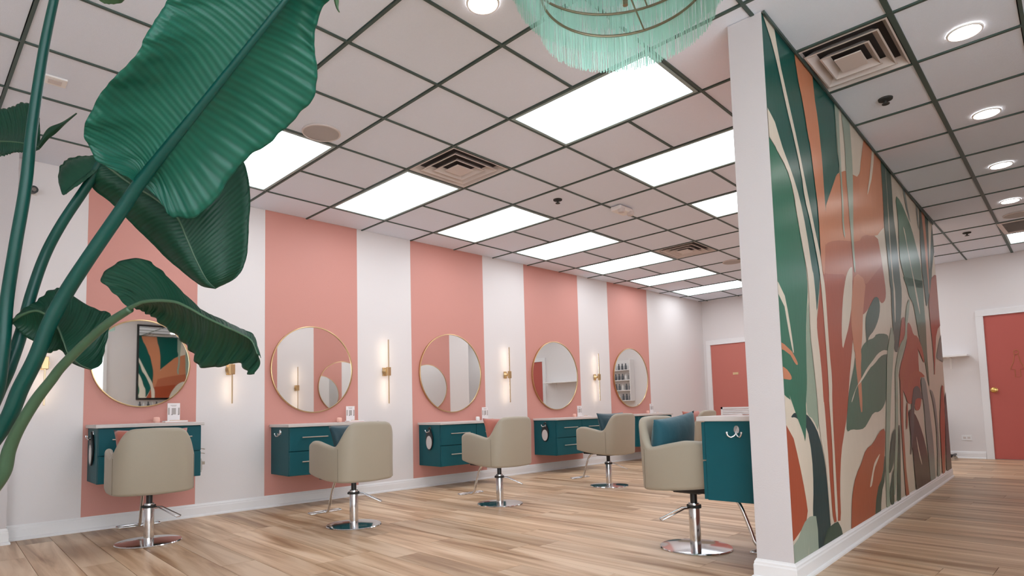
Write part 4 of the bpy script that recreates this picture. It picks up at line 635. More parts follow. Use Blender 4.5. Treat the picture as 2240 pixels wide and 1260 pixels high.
# ================================================================ CEILING FITTINGS
ORD = ['first', 'second', 'third', 'fourth', 'fifth', 'sixth', 'seventh']
def panel(i, j, n, label, group):
    c = (grid(i, j)+grid(i+1, j)+grid(i, j+n)+grid(i+1, j+n))/4
    r = tag(empty('ceiling_light', (c.x, c.y, H)), label, 'ceiling light', group)
    q = [grid(i, j), grid(i, j+n), grid(i+1, j+n), grid(i+1, j)]
    q = [v-c for v in q]
    def inset(k): return [v-v.normalized()*0+Vector((-math.copysign(k, v.x), -math.copysign(k, v.y))) for v in q]
    o, a = inset(.012), inset(.034)
    b = MB(); v = [(p.x, p.y, z) for ring, z in ((o, .001), (a, .001), (a, .012), (o, .022)) for p in ring]; f = []
    for lv in range(3):
        for k in range(4): f.append((lv*4+k, lv*4+(k+1) % 4, (lv+1)*4+(k+1) % 4, (lv+1)*4+k))
    for k in range(4): f.append((12+k, 12+(k+1) % 4, (k+1) % 4, k))
    b.add(v, f); fr = b.build('frame', M_PANELFR, r); fix_normals(fr)
    b = MB(); b.prism(a, .006, .010); b.build('diffuser', M_PANEL, r)
for k, i in enumerate((-1, 1, 3, 5, 7, 9, 11)):
    panel(i, 0, 2, '%s light panel counted from the plant in the row beside the striped wall' % ORD[k], 'light panels along the striped wall')
for k, i in enumerate((1, 3, 5, 7, 9, 11)):
    panel(i, 4, 2, ['large light panel just behind the mint fringe lamp', 'second light panel of the partition row, next after the fringe-lamp panel', 'third light panel of the partition row, cut off by the partition edge', 'fourth light panel of the partition row, hidden behind the partition', 'fifth light panel of the partition row, hidden behind the partition', 'sixth light panel of the partition row, closest to the end wall'][k], 'light panels beside the partition')
panel(11, 8, 2, 'light panel above the corridor end by the washroom door', 'light panels of the corridor')
panel(11, 11, 2, 'unseen light panel added to brighten the corridor end, farther from the mural', 'light panels of the corridor')  # out-of-view panel added to brighten the corridor end

def vent(i, j, label):
    c = (grid(i, j)+grid(i+1, j)+grid(i, j+1)+grid(i+1, j+1))/4
    e1 = (grid(i+1, j)+grid(i+1, j+1)-grid(i, j)-grid(i, j+1))/4; e2 = (grid(i, j+1)+grid(i+1, j+1)-grid(i, j)-grid(i+1, j))/4
    r = tag(empty('air_vent', (c.x, c.y, H)), label, 'vent', 'square ceiling vents')
    def sq(k, z): return [((e1*a+e2*d)*k)[:2]+(z,) if False else ((e1*a+e2*d)*k).to_tuple()+(z,) for a, d in ((-1, -1), (1, -1), (1, 1), (-1, 1))]
    b = MB(); b.add(sq(.95, .06), [(0, 1, 2, 3)]); b.build('duct_void', M_DUCT, r)
    for k, (ko, ki, zo, zi) in enumerate(((.95, .80, .002, .046), (.74, .56, -.004, .034), (.50, .34, -.008, .024), (.27, .0, -.010, -.008))):
        b = MB()
        if ki > 0:
            A, B2, C2, D2 = sq(ko, zo), sq(ko-.035, zo-.001), sq(ki, zi), sq(ki+.02, zi+.004)
            v = A+B2+C2+D2; f = []
            for lv in range(3):
                for m in range(4): f.append((lv*4+m, lv*4+(m+1) % 4, (lv+1)*4+(m+1) % 4, (lv+1)*4+m))
            for m in range(4): f.append((12+m, 12+(m+1) % 4, (m+1) % 4, m))
            b.add(v, f)
        else:
            A, B2 = sq(ko, zo), sq(ko, zo+.006); b.add(A+B2, [(0, 1, 2, 3), (7, 6, 5, 4)]+[(m, (m+1) % 4, 4+(m+1) % 4, 4+m) for m in range(4)])
        o = b.build('louver', M_VENT, r); fix_normals(o)
vent(1, 2, 'square louvred vent between the second light panel and the fringe-lamp panel')
vent(7, 2, 'small-looking square vent far along the salon ceiling by the partition')
vent(2, 7, 'large square louvred vent above the mural in the corridor')
vent(-2, 2, 'square vent hidden behind the biggest plant leaf')
# slotted vent in the corridor
c = (grid(10, 8)+grid(11, 8)+grid(10, 9)+grid(11, 9))/4
r = tag(empty('slot_vent', (c.x, c.y, H)), 'slotted return-air vent beside the corridor light panel', 'vent')
b = MB(); b.box(-.31, .31, -.23, .23, .05, .055); b.build('duct_void', M_DARK, r)
b = MB(); b.box(-.31, -.27, -.23, .23, -.002, .02); b.box(.27, .31, -.23, .23, -.002, .02); b.box(-.27, .27, -.23, -.19, -.002, .02); b.box(-.27, .27, .19, .23, -.002, .02); b.build('frame', M_VENT, r)
for k in range(9):
    b = MB(); x = -.25+k*.0625
    b.add([(x-.016, -.19, .0), (x-.012, -.19, .0), (x+.022, -.19, .03), (x+.018, -.19, .03), (x-.016, .19, .0), (x-.012, .19, .0), (x+.022, .19, .03), (x+.018, .19, .03)], [(0, 1, 2, 3), (7, 6, 5, 4), (0, 4, 5, 1), (1, 5, 6, 2), (2, 6, 7, 3), (3, 7, 4, 0)])
    b.build('slat', M_VENT, r)

def downlight(x, y, label):
    r = tag(empty('downlight', (x, y, H)), label, 'downlight', 'recessed round downlights')
    b = MB(); b.lathe([(.080, .004), (.078, -.003), (.071, -.004), (.066, .002)], 32, cap=False); b.build('trim_ring', M_RING, r, smooth=40)
    b = MB(); b.lathe([(.068, -.001), (.0, -.0025)], 32, cap=False); b.build('lens', M_DOWN, r)
for k, (x, y) in enumerate(((1.893, -5.007), (3.146, -4.93), (4.406, -4.857), (5.66, -4.777))):
    downlight(x, y, ['round downlight next to the large corridor vent, closest to the camera', 'second round downlight along the corridor', 'third round downlight along the corridor', 'fourth round downlight, farthest along the corridor'][k])
downlight(-.177, -3.50, 'round downlight beside the mint fringe lamp')
for x, y, w in ((-1.7, -5.9, 'over the added window side behind the camera'), (.5, -6.2, 'beside the added window, over the end of the framed mirror'), (2.4, -6.4, 'over the corridor end of the framed mirror')): downlight(x, y, 'round downlight '+w)

def sprinkler(x, y, label):
    r = tag(empty('sprinkler', (x, y, H)), label, 'sprinkler', 'ceiling sprinklers')
    b = MB(); b.lathe([(.042, .008), (.040, -.003), (.022, -.008), (.012, -.009)], 20); b.build('escutcheon', M_DARK, r, smooth=40)
    b = MB(); b.lathe([(.008, -.008), (.008, -.026), (.022, -.027), (.022, -.031), (.0, -.031)], 14); b.build('head', M_DARK, r, smooth=40)
sprinkler(2.135, -1.945, 'dark sprinkler head in the salon ceiling near the third light panel')
sprinkler(2.381, -4.523, 'dark sprinkler head above the mural beside the corridor vent')
sprinkler(6.738, -4.269, 'dark sprinkler head at the far end of the corridor')
def speaker(x, y, label):
    r = tag(empty('ceiling_speaker', (x, y, H)), label, 'speaker', 'round ceiling speakers')
    b = MB(); b.lathe([(.128, .006), (.128, -.004), (.120, -.006), (.118, -.003)], 40, cap=False); b.build('rim', M_VENT, r, smooth=40)
    b = MB(); b.lathe([(.119, -.002), (.0, -.004)], 40, cap=False); b.build('grille', mat('speaker_mesh', sr(186, 178, 174), .7, bump=.5, bscale=500), r)
speaker(-.144, -1.79, 'round grey speaker in the ceiling between the plant and the first light panel')
speaker(5.829, -1.86, 'round speaker in the far salon ceiling beside the partition')
speaker(6.30, -4.77, 'round speaker in the corridor ceiling before the slotted vent')
# small devices
r = tag(empty('ceiling_sensor', (2.79, -2.198, H)), 'white sensor housing fixed to the salon ceiling grid', 'sensor')  # white ceiling device taken for a sensor, gives no light
b = MB(); b.box(-.11, .11, -.06, .06, -.045, 0); b.build('housing', M_RING, r, bevel=.012, seg=3)
for s in (-1, 1):
    b = MB(); b.lathe([(.0, -.04), (.028, -.036), (.034, -.02), (.034, .0)], 18, (s*.075, -.045, -.035)); b.build('sensor_head', M_VENT, r, smooth=40)
r = tag(empty('ceiling_plate', (-1.582, -1.416, H)), 'small square white cover plate on a ceiling tile above the plant', 'plate')
b = MB(); b.box(-.055, .055, -.05, .05, -.006, .006); b.build('plate', M_RING, r, bevel=.004)
b = MB(); b.box(-.032, .032, -.028, .028, -.009, -.006); b.build('insert', M_VENT, r, bevel=.002)
r = tag(empty('security_camera', (-1.551, 0, 2.542)), 'small black security camera high on the wall behind the plant', 'camera')
b = MB(); b.box(-.03, .03, -.012, 0, -.03, .03); b.build('mount', M_RING, r, bevel=.004)
b = MB(); b.tube([(0, -.012, 0), (0, -.05, -.004), (.004, -.09, -.012)], .027, 18); b.build('body', M_BLACK, r, smooth=40)
b = MB(); b.tube([(.004, -.0901, -.012), (.0045, -.094, -.013)], .014, 16); b.build('lens', M_CHROME, r, smooth=40)

# ================================================================ MINT FRINGE LAMP
CH = Vector((-.53, -4.52, 0))
lamp = tag(empty('fringe_chandelier', (CH.x, CH.y, H)), 'tiered mint green fringe chandelier hanging from the ceiling', 'chandelier')
b = MB(); b.lathe([(.07, .0), (.07, -.012), (.05, -.025), (.0, -.028)], 28); b.build('canopy', M_RINGW, lamp, smooth=40)
b = MB(); b.tube([(0, 0, -.02), (0, 0, -.72)], .008, 10); b.build('rod', M_RINGW, lamp)
TIERS = [(.255, 2.115, .125), (.330, 2.245, .135), (.400, 2.375, .135), (.465, 2.505, .135), (.525, 2.62, .125)]
for R0, z, ln in TIERS:
    zz = z-H
    b = MB(); b.tube([(R0*math.cos(2*PI*k/96), R0*math.sin(2*PI*k/96), zz) for k in range(96)], .004, 6, True)
    ring = b.build('tier_ring', M_RINGW, lamp, smooth=60)
    b = MB()
    for k in range(3):
        a = 2*PI*k/3+.35; b.tube([(.008*math.cos(a), .008*math.sin(a), zz), (R0*math.cos(a), R0*math.sin(a), zz)], .0028, 6)
    b.build('spoke', M_RINGW, ring)
    b = MB(); n = int(2*PI*R0/.0019)
    for k in range(n):
        a = 2*PI*(k+random.uniform(-.35, .35))/n; rr = R0+random.uniform(.002, .007)
        l = ln+random.uniform(-.006, .006); w = .0010; a2 = a+random.uniform(-.008, .008)
        ca, sa = math.cos(a), math.sin(a); c2, s2 = math.cos(a2), math.sin(a2)
        b.add([(rr*ca-w*sa, rr*sa+w*ca, zz+.003), (rr*ca+w*sa, rr*sa-w*ca, zz+.003), (rr*c2+w*s2, rr*s2-w*c2, zz-l), (rr*c2-w*s2, rr*s2+w*c2, zz-l)], [(0, 1, 2, 3)])
    tag(b.build('fringe', M_FRINGE, ring), kind='stuff')
b = MB(); b.lathe([(.0, -.47), (.03, -.455), (.042, -.42), (.03, -.38), (.016, -.36), (.016, -.32)], 20); b.build('bulb', mat('opal_bulb', sr(240, 236, 226), .3), lamp, smooth=60)

# ================================================================ WALL MIRRORS AND SCONCES
def round_mirror(x, y, z, rad, label, facing=-1, ang=0, group='round gold-framed mirrors'):
    "facing -1: hangs on the striped wall (looks to -y), 1: on the partition"
    r = tag(empty('round_mirror', (x, y, z), ang+(PI if facing > 0 else 0)), label, 'mirror', group)
    def ring(prof, n=72):
        b = MB(); v = []; f = []; m = len(prof)
        for k in range(n):
            a = 2*PI*k/n
            for q, d in prof: v.append((q*math.cos(a), -d, q*math.sin(a)))
        for k in range(n):
            for q in range(m):
                f.append((k*m+q, ((k+1) % n)*m+q, ((k+1) % n)*m+(q+1) % m, k*m+(q+1) % m))
        b.add(v, f); return b
    o = ring([(rad, .004), (rad, .026), (rad-.003, .028), (rad-.009, .028), (rad-.010, .022), (rad-.010, .004)]).build('frame', M_GOLD, r, smooth=40); fix_normals(o)
    b = MB(); n = 72; g = rad-.009
    b.add([(g*math.cos(2*PI*k/n), -.021, g*math.sin(2*PI*k/n)) for k in range(n)], [tuple(range(n))]); b.build('mirror_glass', M_MIRROR, r)
    b = MB(); b.add([(g*math.cos(2*PI*k/n), -.003, g*math.sin(2*PI*k/n)) for k in range(n)], [tuple(range(n))]); b.build('backing', M_BLACK, r)
    return r
MIR = [(-.812, 1.283, .355), (.655, 1.274, .422), (2.378, 1.278, .460), (4.220, 1.287, .473), (6.033, 1.291, .470)]
WH = ['over the cabinet closest to the plant, half hidden by a leaf', 'over the second cabinet from the plant', 'over the middle cabinet of the striped wall', 'over the fourth cabinet from the plant', 'over the farthest cabinet of the striped wall']
for (x, z, rad), w in zip(MIR, WH): round_mirror(x, 0, z, rad, 'round gold-rimmed mirror '+w)
pang = math.atan2(MD.y, MD.x)
for s, w in ((.58, 'above the teal corner cabinet'), (2.27, 'halfway'), (4.04, 'at the far end')):
    q = pp(s, MT+.001, 0); round_mirror(q[0], q[1], 1.30, .45, 'round gold-rimmed mirror on the back of the mural partition '+w, 1, pang)

def sconce(x, y, z, hgt, label, ang=0):
    r = tag(empty('wall_sconce', (x, y, z), ang), label, 'wall lamp', 'slim gold wall sconces')
    b = MB(); b.box(-.024, .024, -.014, 0, -.045, .045); b.build('wall_plate', M_GOLD, r, bevel=.003)
    b = MB(); b.tube([(0, -.014, 0, .034), (0, -.045, 0, .010), (0, -.062, 0, .012), (0, -.075, 0, .030)], .02, 20); b.build('cone_arm', M_GOLD, r, smooth=40)
    b = MB(); b.box(-.022, .022, -.100, -.074, -.045, .045); b.build('front_block', M_GOLD, r, bevel=.003)
    h2 = hgt/2
    b = MB(); b.box(-.006, .006, -.094, -.084, -h2, h2); b.build('rod', M_ROD, r, bevel=.002)
    b = MB(); b.box(-.004, .004, -.0838, -.0830, .05, h2-.01); b.build('light_strip', M_SCON, r)
    b = MB(); b.box(-.004, .004, -.0838, -.0830, -h2+.01, -.05); b.build('light_strip', M_SCON, r)
for x, z, h, w in ((-1.45, 1.26, .62, 'behind the plant leaves at the wall pier'), (-.135, 1.25, .60, 'between the first and second mirror from the plant'), (1.47, 1.272, .68, 'between the second and third mirror from the plant'),
                   (3.262, 1.276, .70, 'between the third and fourth mirror from the plant'), (5.11, 1.281, .70, 'between the fourth and fifth mirror from the plant')):
    sconce(x, 0, z, h, 'slim vertical gold wall sconce '+w)
for s, w in ((1.44, 'nearer its painted end'), (3.15, 'nearer the corridor end')):
    q = pp(s, MT+.001, 0); sconce(q[0], q[1], 1.28, .70, 'slim gold wall sconce on the back of the partition '+w, pang+PI)

# ================================================================ STYLING STATIONS
def cabinet(x0, x1, depth, zb, zt, label, y=0, ang=0, hook='end', split=.52):
    "local: back at y=0, front at y=-depth, x from 0 to width"
    W = x1-x0
    r = tag(empty('wall_cabinet', (x0, y, zb), ang), label, 'cabinet', 'teal wall-hung styling cabinets')
    h = zt-zb
    b = MB(); b.box(0, W, -depth+.02, 0, 0, h); b.build('body', M_TEAL, r, bevel=.002)
    b = MB(); b.box(-.018, W+.018, -depth-.018, 0, h, h+.026); b.build('worktop', M_TOP, r, bevel=.004)
    xm = W*split; g = .003
    for a, c in ((0, xm), (xm, W)):
        for z0, z1 in ((0, h*.5), (h*.5, h)):
            b = MB(); b.box(a+g, c-g, -depth, -depth+.018, z0+g, z1-g-.002); d = b.build('drawer', M_TEAL, r, bevel=.0025)
            hw = (c-a)*.27; cx = (a+c)/2; zz = (z0+z1)/2+.015
            b = MB(); b.tube([(cx-hw, -depth-.026, zz), (cx+hw, -depth-.026, zz)], .0055, 10)
            for sgn in (-1, 1): b.tube([(cx+sgn*hw*.75, -depth, zz), (cx+sgn*hw*.75, -depth-.026, zz)], .004, 8)
            b.build('handle', M_STEEL, d, smooth=40)
    if hook:
        b = MB(); yy = -depth*.52; zz = h-.055
        b.lathe([(.0, .006), (.014, .005), (.016, .0)], 16, (0, 0, 0))
        for v in range(len(b.v)): X, Y, Z = b.v[v]; b.v[v] = (-Z, yy+X, zz+.012+Y*1.5)
        for sgn in (-1, 1):
            b.tube(bez([(-.004, yy, zz+.004), (-.014, yy+sgn*.006, zz-.016), (-.026, yy+sgn*.022, zz-.026), (-.036, yy+sgn*.034, zz-.016), (-.038, yy+sgn*.037, zz-.004)], 5), .0045, 8)
            b.tube([(-.038, yy+sgn*.037, zz-.006), (-.038, yy+sgn*.0375, zz+.002)], .0065, 10)
        b.build('double_hook', M_CHROME, r, smooth=50)
    return r, W, h
cabs = {}
def cab(key, *a, **k): cabs[key] = (a, cabinet(*a, **k))
cab('c1', -1.165, -.475, .40, .375, .775, 'teal wall-hung drawer cabinet closest to the plant')
cab('c2', .247, 1.125, .40, .300, .728, 'second teal wall-hung cabinet from the plant, a bare hook on its end')
cab('c3', 1.912, 2.880, .40, .245, .690, 'middle teal wall-hung cabinet with an oval hand mirror on its end')
cab('c4', 3.772, 4.755, .40, .232, .682, 'fourth teal wall-hung cabinet from the plant')
cab('c5', 5.60, 6.545, .40, .235, .690, 'farthest teal wall-hung cabinet of the striped wall')
q = pp(1.12, MT+.0016, 0)
cabinet(0, 1.02, .295, .335, .748, 'teal wall-hung corner cabinet on the back of the mural partition', ang=0)
pc = [o for o in COL.objects if o.name.startswith('wall_cabinet')][-1]
pc.location = (q[0], q[1], .335); pc.rotation_euler.z = pang+PI
# its open end carries the hook: swap to the end beside the partition edge
for ch in pc.children:
    if ch.name.startswith('double_hook'):
        ch.location.x = 1.02; ch.rotation_euler.z = PI; ch.location.y = -.295*.52*2+.05
q = pp(2.85, MT+.0016, 0); cabinet(0, 1.0, .295, .30, .74, 'teal wall-hung cabinet at the middle of the partition, seen only in mirrors'); o = [o for o in COL.objects if o.name.startswith('wall_cabinet')][-1]; o.location = (q[0], q[1], .30); o.rotation_euler.z = pang+PI

def hand_mirror(cx, y, ztop, label, tilt=0):
    r = tag(empty('hand_mirror', (cx, y, ztop)), label, 'hand mirror', 'oval hand mirrors on cabinet hooks')
    def oval(a, c, z, x, n=28): return [(x, a*math.cos(2*PI*k/n), z+c*math.sin(2*PI*k/n)) for k in range(n)]
    # body: pear outline with a slot for the hook
    n = 28; out = []; 
    for k in range(n):
        t = 2*PI*k/n; z = -.135+.125*math.sin(t); w = .062 if z < -.12 else .062-.022*((z+.12)/.11)
        out.append((w*math.cos(t)*1.0, z))
    b = MB(); v = [(-.014, a, z) for a, z in out]+[(-.002, a, z) for a, z in out]
    b.add(v, [tuple(range(n)), tuple(range(2*n-1, n-1, -1))]+[(k, n+k, n+(k+1) % n, (k+1) % n) for k in range(n)])
    o = b.build('rim', M_BLACK, r, bevel=.003); fix_normals(o)
    b = MB(); v = oval(.050, .072, -.175, -.0150)+oval(.050, .072, -.175, -.0135)
    b.add(v, [tuple(range(n)), tuple(range(2*n-1, n-1, -1))]+[(k, n+k, n+(k+1) % n, (k+1) % n) for k in range(n)]); o = b.build('glass', mat('hand_mirror_glass', sr(214, 208, 206), .12, metal=.35), r); fix_normals(o)
    b = MB(); b.box(-.0152, -.0138, -.018, .018, -.065, -.035); b.build('grip_slot', M_TEAL, r)
hand_mirror(1.910, -.205, .675, 'black oval hand mirror hanging on the middle cabinet end')
hand_mirror(3.770, -.205, .667, 'black oval hand mirror hanging on the fourth cabinet end')
hand_mirror(-1.167, -.205, .760, 'black hand mirror seen edge-on at the cabinet closest to the plant')

# dryer holder and socket on the first cabinet
r = tag(empty('dryer_holder', (-.475, -.20, .56)), 'wire hair-dryer holder on the side of the cabinet closest to the plant', 'holder')
b = MB(); b.box(0, .006, -.03, .03, -.04, .04); b.build('bracket', M_STEEL, r, bevel=.002)
for dz in (.018, -.018):
    b = MB(); b.tube(bez([(.004, -.025, dz), (.05, -.03, dz+.004), (.085, 0, dz-.004), (.05, .03, dz+.004), (.004, .025, dz)], 8), .0035, 8); b.build('wire_ring', M_STEEL, r, smooth=50)
r = tag(empty('socket_box', (-.475, -.20, .445)), 'clear socket box on the side of the cabinet closest to the plant', 'socket')
b = MB(); b.box(0, .055, -.035, .035, -.055, .055); b.build('cover', mat('smoky_plastic', sr(196, 190, 182), .25), r, bevel=.005)
b = MB(); b.box(.055, .061, -.022, .022, -.038, .038); b.build('face_plate', mat('socket_grey', sr(150, 146, 140), .4), r, bevel=.002)
b = MB(); b.box(.058, .085, -.014, .014, .004, .03); b.build('plug', M_STEEL, r, bevel=.003)

# things on the worktops
def card(x, y, z, label, ang=0, s=1.0):
    r = tag(empty('card_stand', (x, y, z), ang), label, 'card stand', 'printed card stands on the worktops')
    b = MB(); b.box(-.05*s, .05*s, -.03*s, .03*s, 0, .005); b.build('foot', M_ACRYL, r, bevel=.002)
    b = MB(); b.box(-.046*s, .046*s, -.004, .004, .005, .155*s); p = b.build('card', M_PAPER, r, bevel=.001)
    for a, c, z0, z1, m in ((-.043, -.030, .062, .118, M_INK), (.031, .043, .062, .118, M_INK), (-.016, .016, .064, .116, M_INK), (-.018, -.008, .060, .066, M_INKD), (.030, .040, .060, .066, M_INKD), (-.024, .020, .136, .140, M_INK), (-.016, .016, .128, .131, M_INK)):
        b = MB(); b.box(a*s, c*s, -.0046, -.004, z0*s, z1*s); b.build('print', m, p)
def jar(x, y, z, m, label, rad=.024):
    r = tag(empty('candle_jar', (x, y, z)), label, 'jar', 'small jars on the worktops')
    b = MB(); b.lathe([(rad*.8, 0), (rad, .006), (rad*1.02, .026), (rad*.95, .032)], 22); b.build('body', m, r, smooth=50)
    b = MB(); b.lathe([(rad*.98, .032), (rad*.98, .039), (rad*.7, .045), (0, .046)], 22); b.build('lid', m, r, smooth=50)
def tray(x, y, z, label, w=.16):
    r = tag(empty('small_tray', (x, y, z)), label, 'tray', 'low trays on the worktops')
    b = MB(); b.box(-w/2, w/2, -.04, .04, 0, .006); b.build('base', M_JAR, r, bevel=.002)
    b = MB()
    b.box(-w/2, w/2, -.042, -.038, .004, .014); b.box(-w/2, w/2, .038, .042, .004, .014); b.box(-w/2-.002, -w/2+.002, -.042, .042, .004, .014); b.box(w/2-.002, w/2+.002, -.042, .042, .004, .014)
    b.build('rim', M_JARW, r)
    b = MB(); b.tube([(-.04, -.01, .012), (.05, .012, .012)], .006, 10); b.build('comb_handle', mat('amber_plastic', sr(206, 158, 112), .35), r, smooth=50)
STN = [('closest to the plant', -.61, .801, M_JAR, 'pink'), ('second from the plant', .985, .754, M_JAR, 'pink'), ('before the middle mirror', 2.78, .716, M_JARW, 'white'), ('fourth from the plant', 4.56, .708, M_JAR, 'pink'), ('farthest along the striped wall', 6.38, .716, M_JAR, 'pink')]
for w, x, z, m, c in STN:
    card(x, -.14, z, 'white printed card in a clear stand on the cabinet '+w)
    jar(x-.125, -.15, z, m, 'small %s lidded jar on the cabinet %s' % (c, w))
    tray(x-.02, -.26, z, 'low tray with a comb on the cabinet '+w)
tray(1.32, -4.03, .774, 'low tray with a comb on the teal corner cabinet of the partition', .14)

# ================================================================ STYLING CHAIRS
def make_chair():
    r = empty('styling_chair')
    # shell: back and arms in one band, plan outline then height along it
    half = [(.268, .262), (.285, .13), (.292, 0), (.288, -.10), (.268, -.185), (.215, -.235), (.13, -.258), (0, -.268)]
    pts = half+[(-a, c) for a, c in half[-2::-1]]
    C2 = bez(pts, 7); n = len(C2)
    cum = [0]
    for k in range(1, n): cum.append(cum[-1]+math.dist(C2[k], C2[k-1]))
    TOP = [(0, .618), (.03, .638), (.10, .640), (.19, .618), (.265, .598), (.285, .605), (.305, .635), (.355, .735), (.375, .762), (.40, .772), (.5, .776)]
    BOT = [(0, .385), (.06, .372), (.2, .352), (.35, .342), (.5, .338)]
    def ev(T, u):
        u = min(u, 1-u)
        for (a, za), (c, zc) in zip(T, T[1:]):
            if u <= c: return za+(zc-za)*(u-a)/(c-a)
        return T[-1][1]
    def sm(T, u): return sum(ev(T, min(1, max(0, u+d))) for d in (-.012, -.006, 0, .006, .012))/5
    b = MB(); v = []; f = []; t = .055
    NP = 14
    for k in range(n):
        a = Vector(C2[max(k-1, 0)]); c = Vector(C2[min(k+1, n-1)]); d = (c-a).normalized(); nn = Vector((d.y, -d.x))  # inward
        if nn.dot(-Vector(C2[k])+Vector((0, .05))) < 0: nn = -nn
        u = cum[k]/cum[-1]; zt, zb = sm(TOP, u), sm(BOT, u); rr = t/2
        sec = []
        for q in range(7): w = PI*q/6; sec.append((rr-rr*math.cos(w), zt-rr+rr*math.sin(w)))
        for q in range(7): w = PI*q/6; sec.append((t-rr+rr*math.cos(w), zb+.02-.02*math.sin(w)))
        lean = .035*max(0, (zt-.64)/.14)
        for o, z in sec:
            sl = lean*max(0, (z-.5)/.27)
            p = Vector(C2[k])+nn*(o-sl*.0); p = p-nn*sl
            v.append((p.x, p.y, z))
    for k in range(n-1):
        for q in range(NP): f.append((k*NP+q, (k+1)*NP+q, (k+1)*NP+(q+1) % NP, k*NP+(q+1) % NP))
    f += [tuple(range(NP)), tuple((n-1)*NP+q for q in range(NP-1, -1, -1))]
    b.add(v, f); o = b.build('backrest', M_TAUPE, r, smooth=70); fix_normals(o)
    # seam where arm panel meets back panel
    for s in (-1, 1):
        seam = MB(); k = min(range(n), key=lambda k: abs(cum[k]/cum[-1]-(.30 if s > 0 else .70))); x, y = C2[k]; d = Vector((x, y-.0)).normalized()*.001
        seam.tube([(x+d.x, y+d.y, .355), (x+d.x, y+d.y, .48), (x+d.x, y+d.y, .585)], .0016, 6); seam.build('seam', mat('seam_thread', sr(126, 116, 100), .7), o)
    b = MB(); b.box(-.235, .235, -.20, .245, .375, .47); b.build('seat', M_TAUPE, r, bevel=.03, seg=4, smooth=180)
    b = MB(); b.box(-.10, .10, -.09, .10, .325, .345); b.box(-.20, .20, -.18, .22, .345, .376); b.build('seat_plate', M_BLACK, r, bevel=.004)
    b = MB(); b.lathe([(.022, .25), (.022, .328)], 18); b.build('piston', M_BLACK, r, smooth=40)
    b = MB(); b.lathe([(.036, .016), (.036, .255), (.034, .262), (.022, .264)], 28); b.build('column', M_CHROME, r, smooth=40)
    b = MB(); b.lathe([(.228, 0), (.230, .004), (.226, .010), (.16, .016), (.06, .020), (.036, .021)], 56); b.build('base', M_CHROME, r, smooth=40)
    # footrest: tube from under the seat forward and down, with a bar frame
    b = MB(); b.tube(bez([(-.0, .12, .345), (-.0, .24, .335), (-.0, .31, .285), (-.0, .37, .16), (-.0, .40, .085), (-.0, .44, .062), (-.0, .47, .06)], 7), .0115, 12); ft = b.build('footrest_arm', M_CHROME, r, smooth=50)
    b = MB(); b.tube([(-.15, .44, .058), (.15, .44, .058), (.155, .445, .058), (.155, .485, .062), (.15, .49, .062), (-.15, .49, .062), (-.155, .485, .062), (-.155, .445, .058)], .0065, 8, True); b.build('footrest_bar', M_CHROME, r, smooth=50)
    # pump lever
    b = MB(); b.tube([(.03, -.03, .235), (.055, -.06, .232), (.16, -.16, .17), (.185, -.14, .168), (.20, -.115, .170), (.085, -.02, .232), (.04, 0, .235)], .0045, 8); b.build('pump_lever', M_CHROME, r, smooth=50)
    b = MB(); b.lathe([(.046, .232), (.046, .250)], 20); b.box(-.055, -.03, -.012, .012, .235, .248); b.build('lever_collar', M_DARK, r, smooth=40)
    return r
proto = make_chair()
CH_POS = [(-.935, -.84, -4, 1.0, 'taupe styling chair with a chrome disc base closest to the plant'),
          (.30, -1.41, 3, 1.0, 'taupe styling chair with a dark teal cushion, second from the plant'),
          (1.675, -1.55, -2, 1.0, 'taupe styling chair with a rust cushion before the middle cabinet'),
          (3.235, -1.59, -3, .99, 'taupe styling chair before the fourth cabinet'),
          (4.98, -1.62, 0, .99, 'taupe styling chair half hidden behind the partition chair and its teal cushion'),
          (1.27, -3.66, 178, 1.0, 'taupe styling chair at the partition with a bright teal cushion')]
chairs = []
for k, (x, y, a, s, lab) in enumerate(CH_POS):
    o = proto if k == 0 else copy_tree(proto)
    o.location = (x, y, 0); o.rotation_euler.z = math.radians(a); o.scale = (s*.88, s*.90, s)
    tag(o, lab, 'chair', 'taupe styling chairs'); chairs.append(o)

def cushion(ch, w, h, t, m, label, lx=0, ly=-.13, lz=.47, tiltx=-14, roll=0):
    me = bpy.data.meshes.new('cushion'); N = 18; v = []; f = []
    for side in (1, -1):
        for a in range(N+1):
            for c in range(N+1):
                u, w2 = a/N*2-1, c/N*2-1
                e = (max(0, 1-abs(u)**2.4)*max(0, 1-abs(w2)**2.4))**.55
                px = u*(1-.07*(1-abs(w2)**2)**1*abs(u)**2); pz = w2*(1-.07*(1-abs(u)**2)*abs(w2)**2)
                v.append((px*w/2, side*t/2*e, (pz+1)*h/2))
    M = (N+1)**2
    for a in range(N):
        for c in range(N):
            i = a*(N+1)+c
            f.append((i, i+1, i+N+2, i+N+1)); f.append((M+i, M+i+N+1, M+i+N+2, M+i+1))
    me.from_pydata(v, [], f)
    bm = bmesh.new(); bm.from_mesh(me); bmesh.ops.remove_doubles(bm, verts=bm.verts[:], dist=1e-5); bmesh.ops.recalc_face_normals(bm, faces=bm.faces[:]); bm.to_mesh(me); bm.free()
    me.polygons.foreach_set('use_smooth', [True]*len(me.polygons)); me.materials.append(m)
    o = bpy.data.objects.new('cushion', me); COL.objects.link(o)
    R = Matrix.Rotation(ch.rotation_euler.z, 4, 'Z')
    L = Matrix.Translation(ch.location) @ R @ Matrix.Translation((lx, ly, lz)) @ Matrix.Rotation(math.radians(tiltx), 4, 'X') @ Matrix.Rotation(math.radians(roll), 4, 'Y')
    o.matrix_world = L
    tag(o, label, 'cushion', 'cushions on the styling chairs')
    return o
cushion(chairs[0], .44, .30, .12, M_RVELV, 'rust velvet cushion peeping over the chair closest to the plant', ly=-.12, lz=.475)
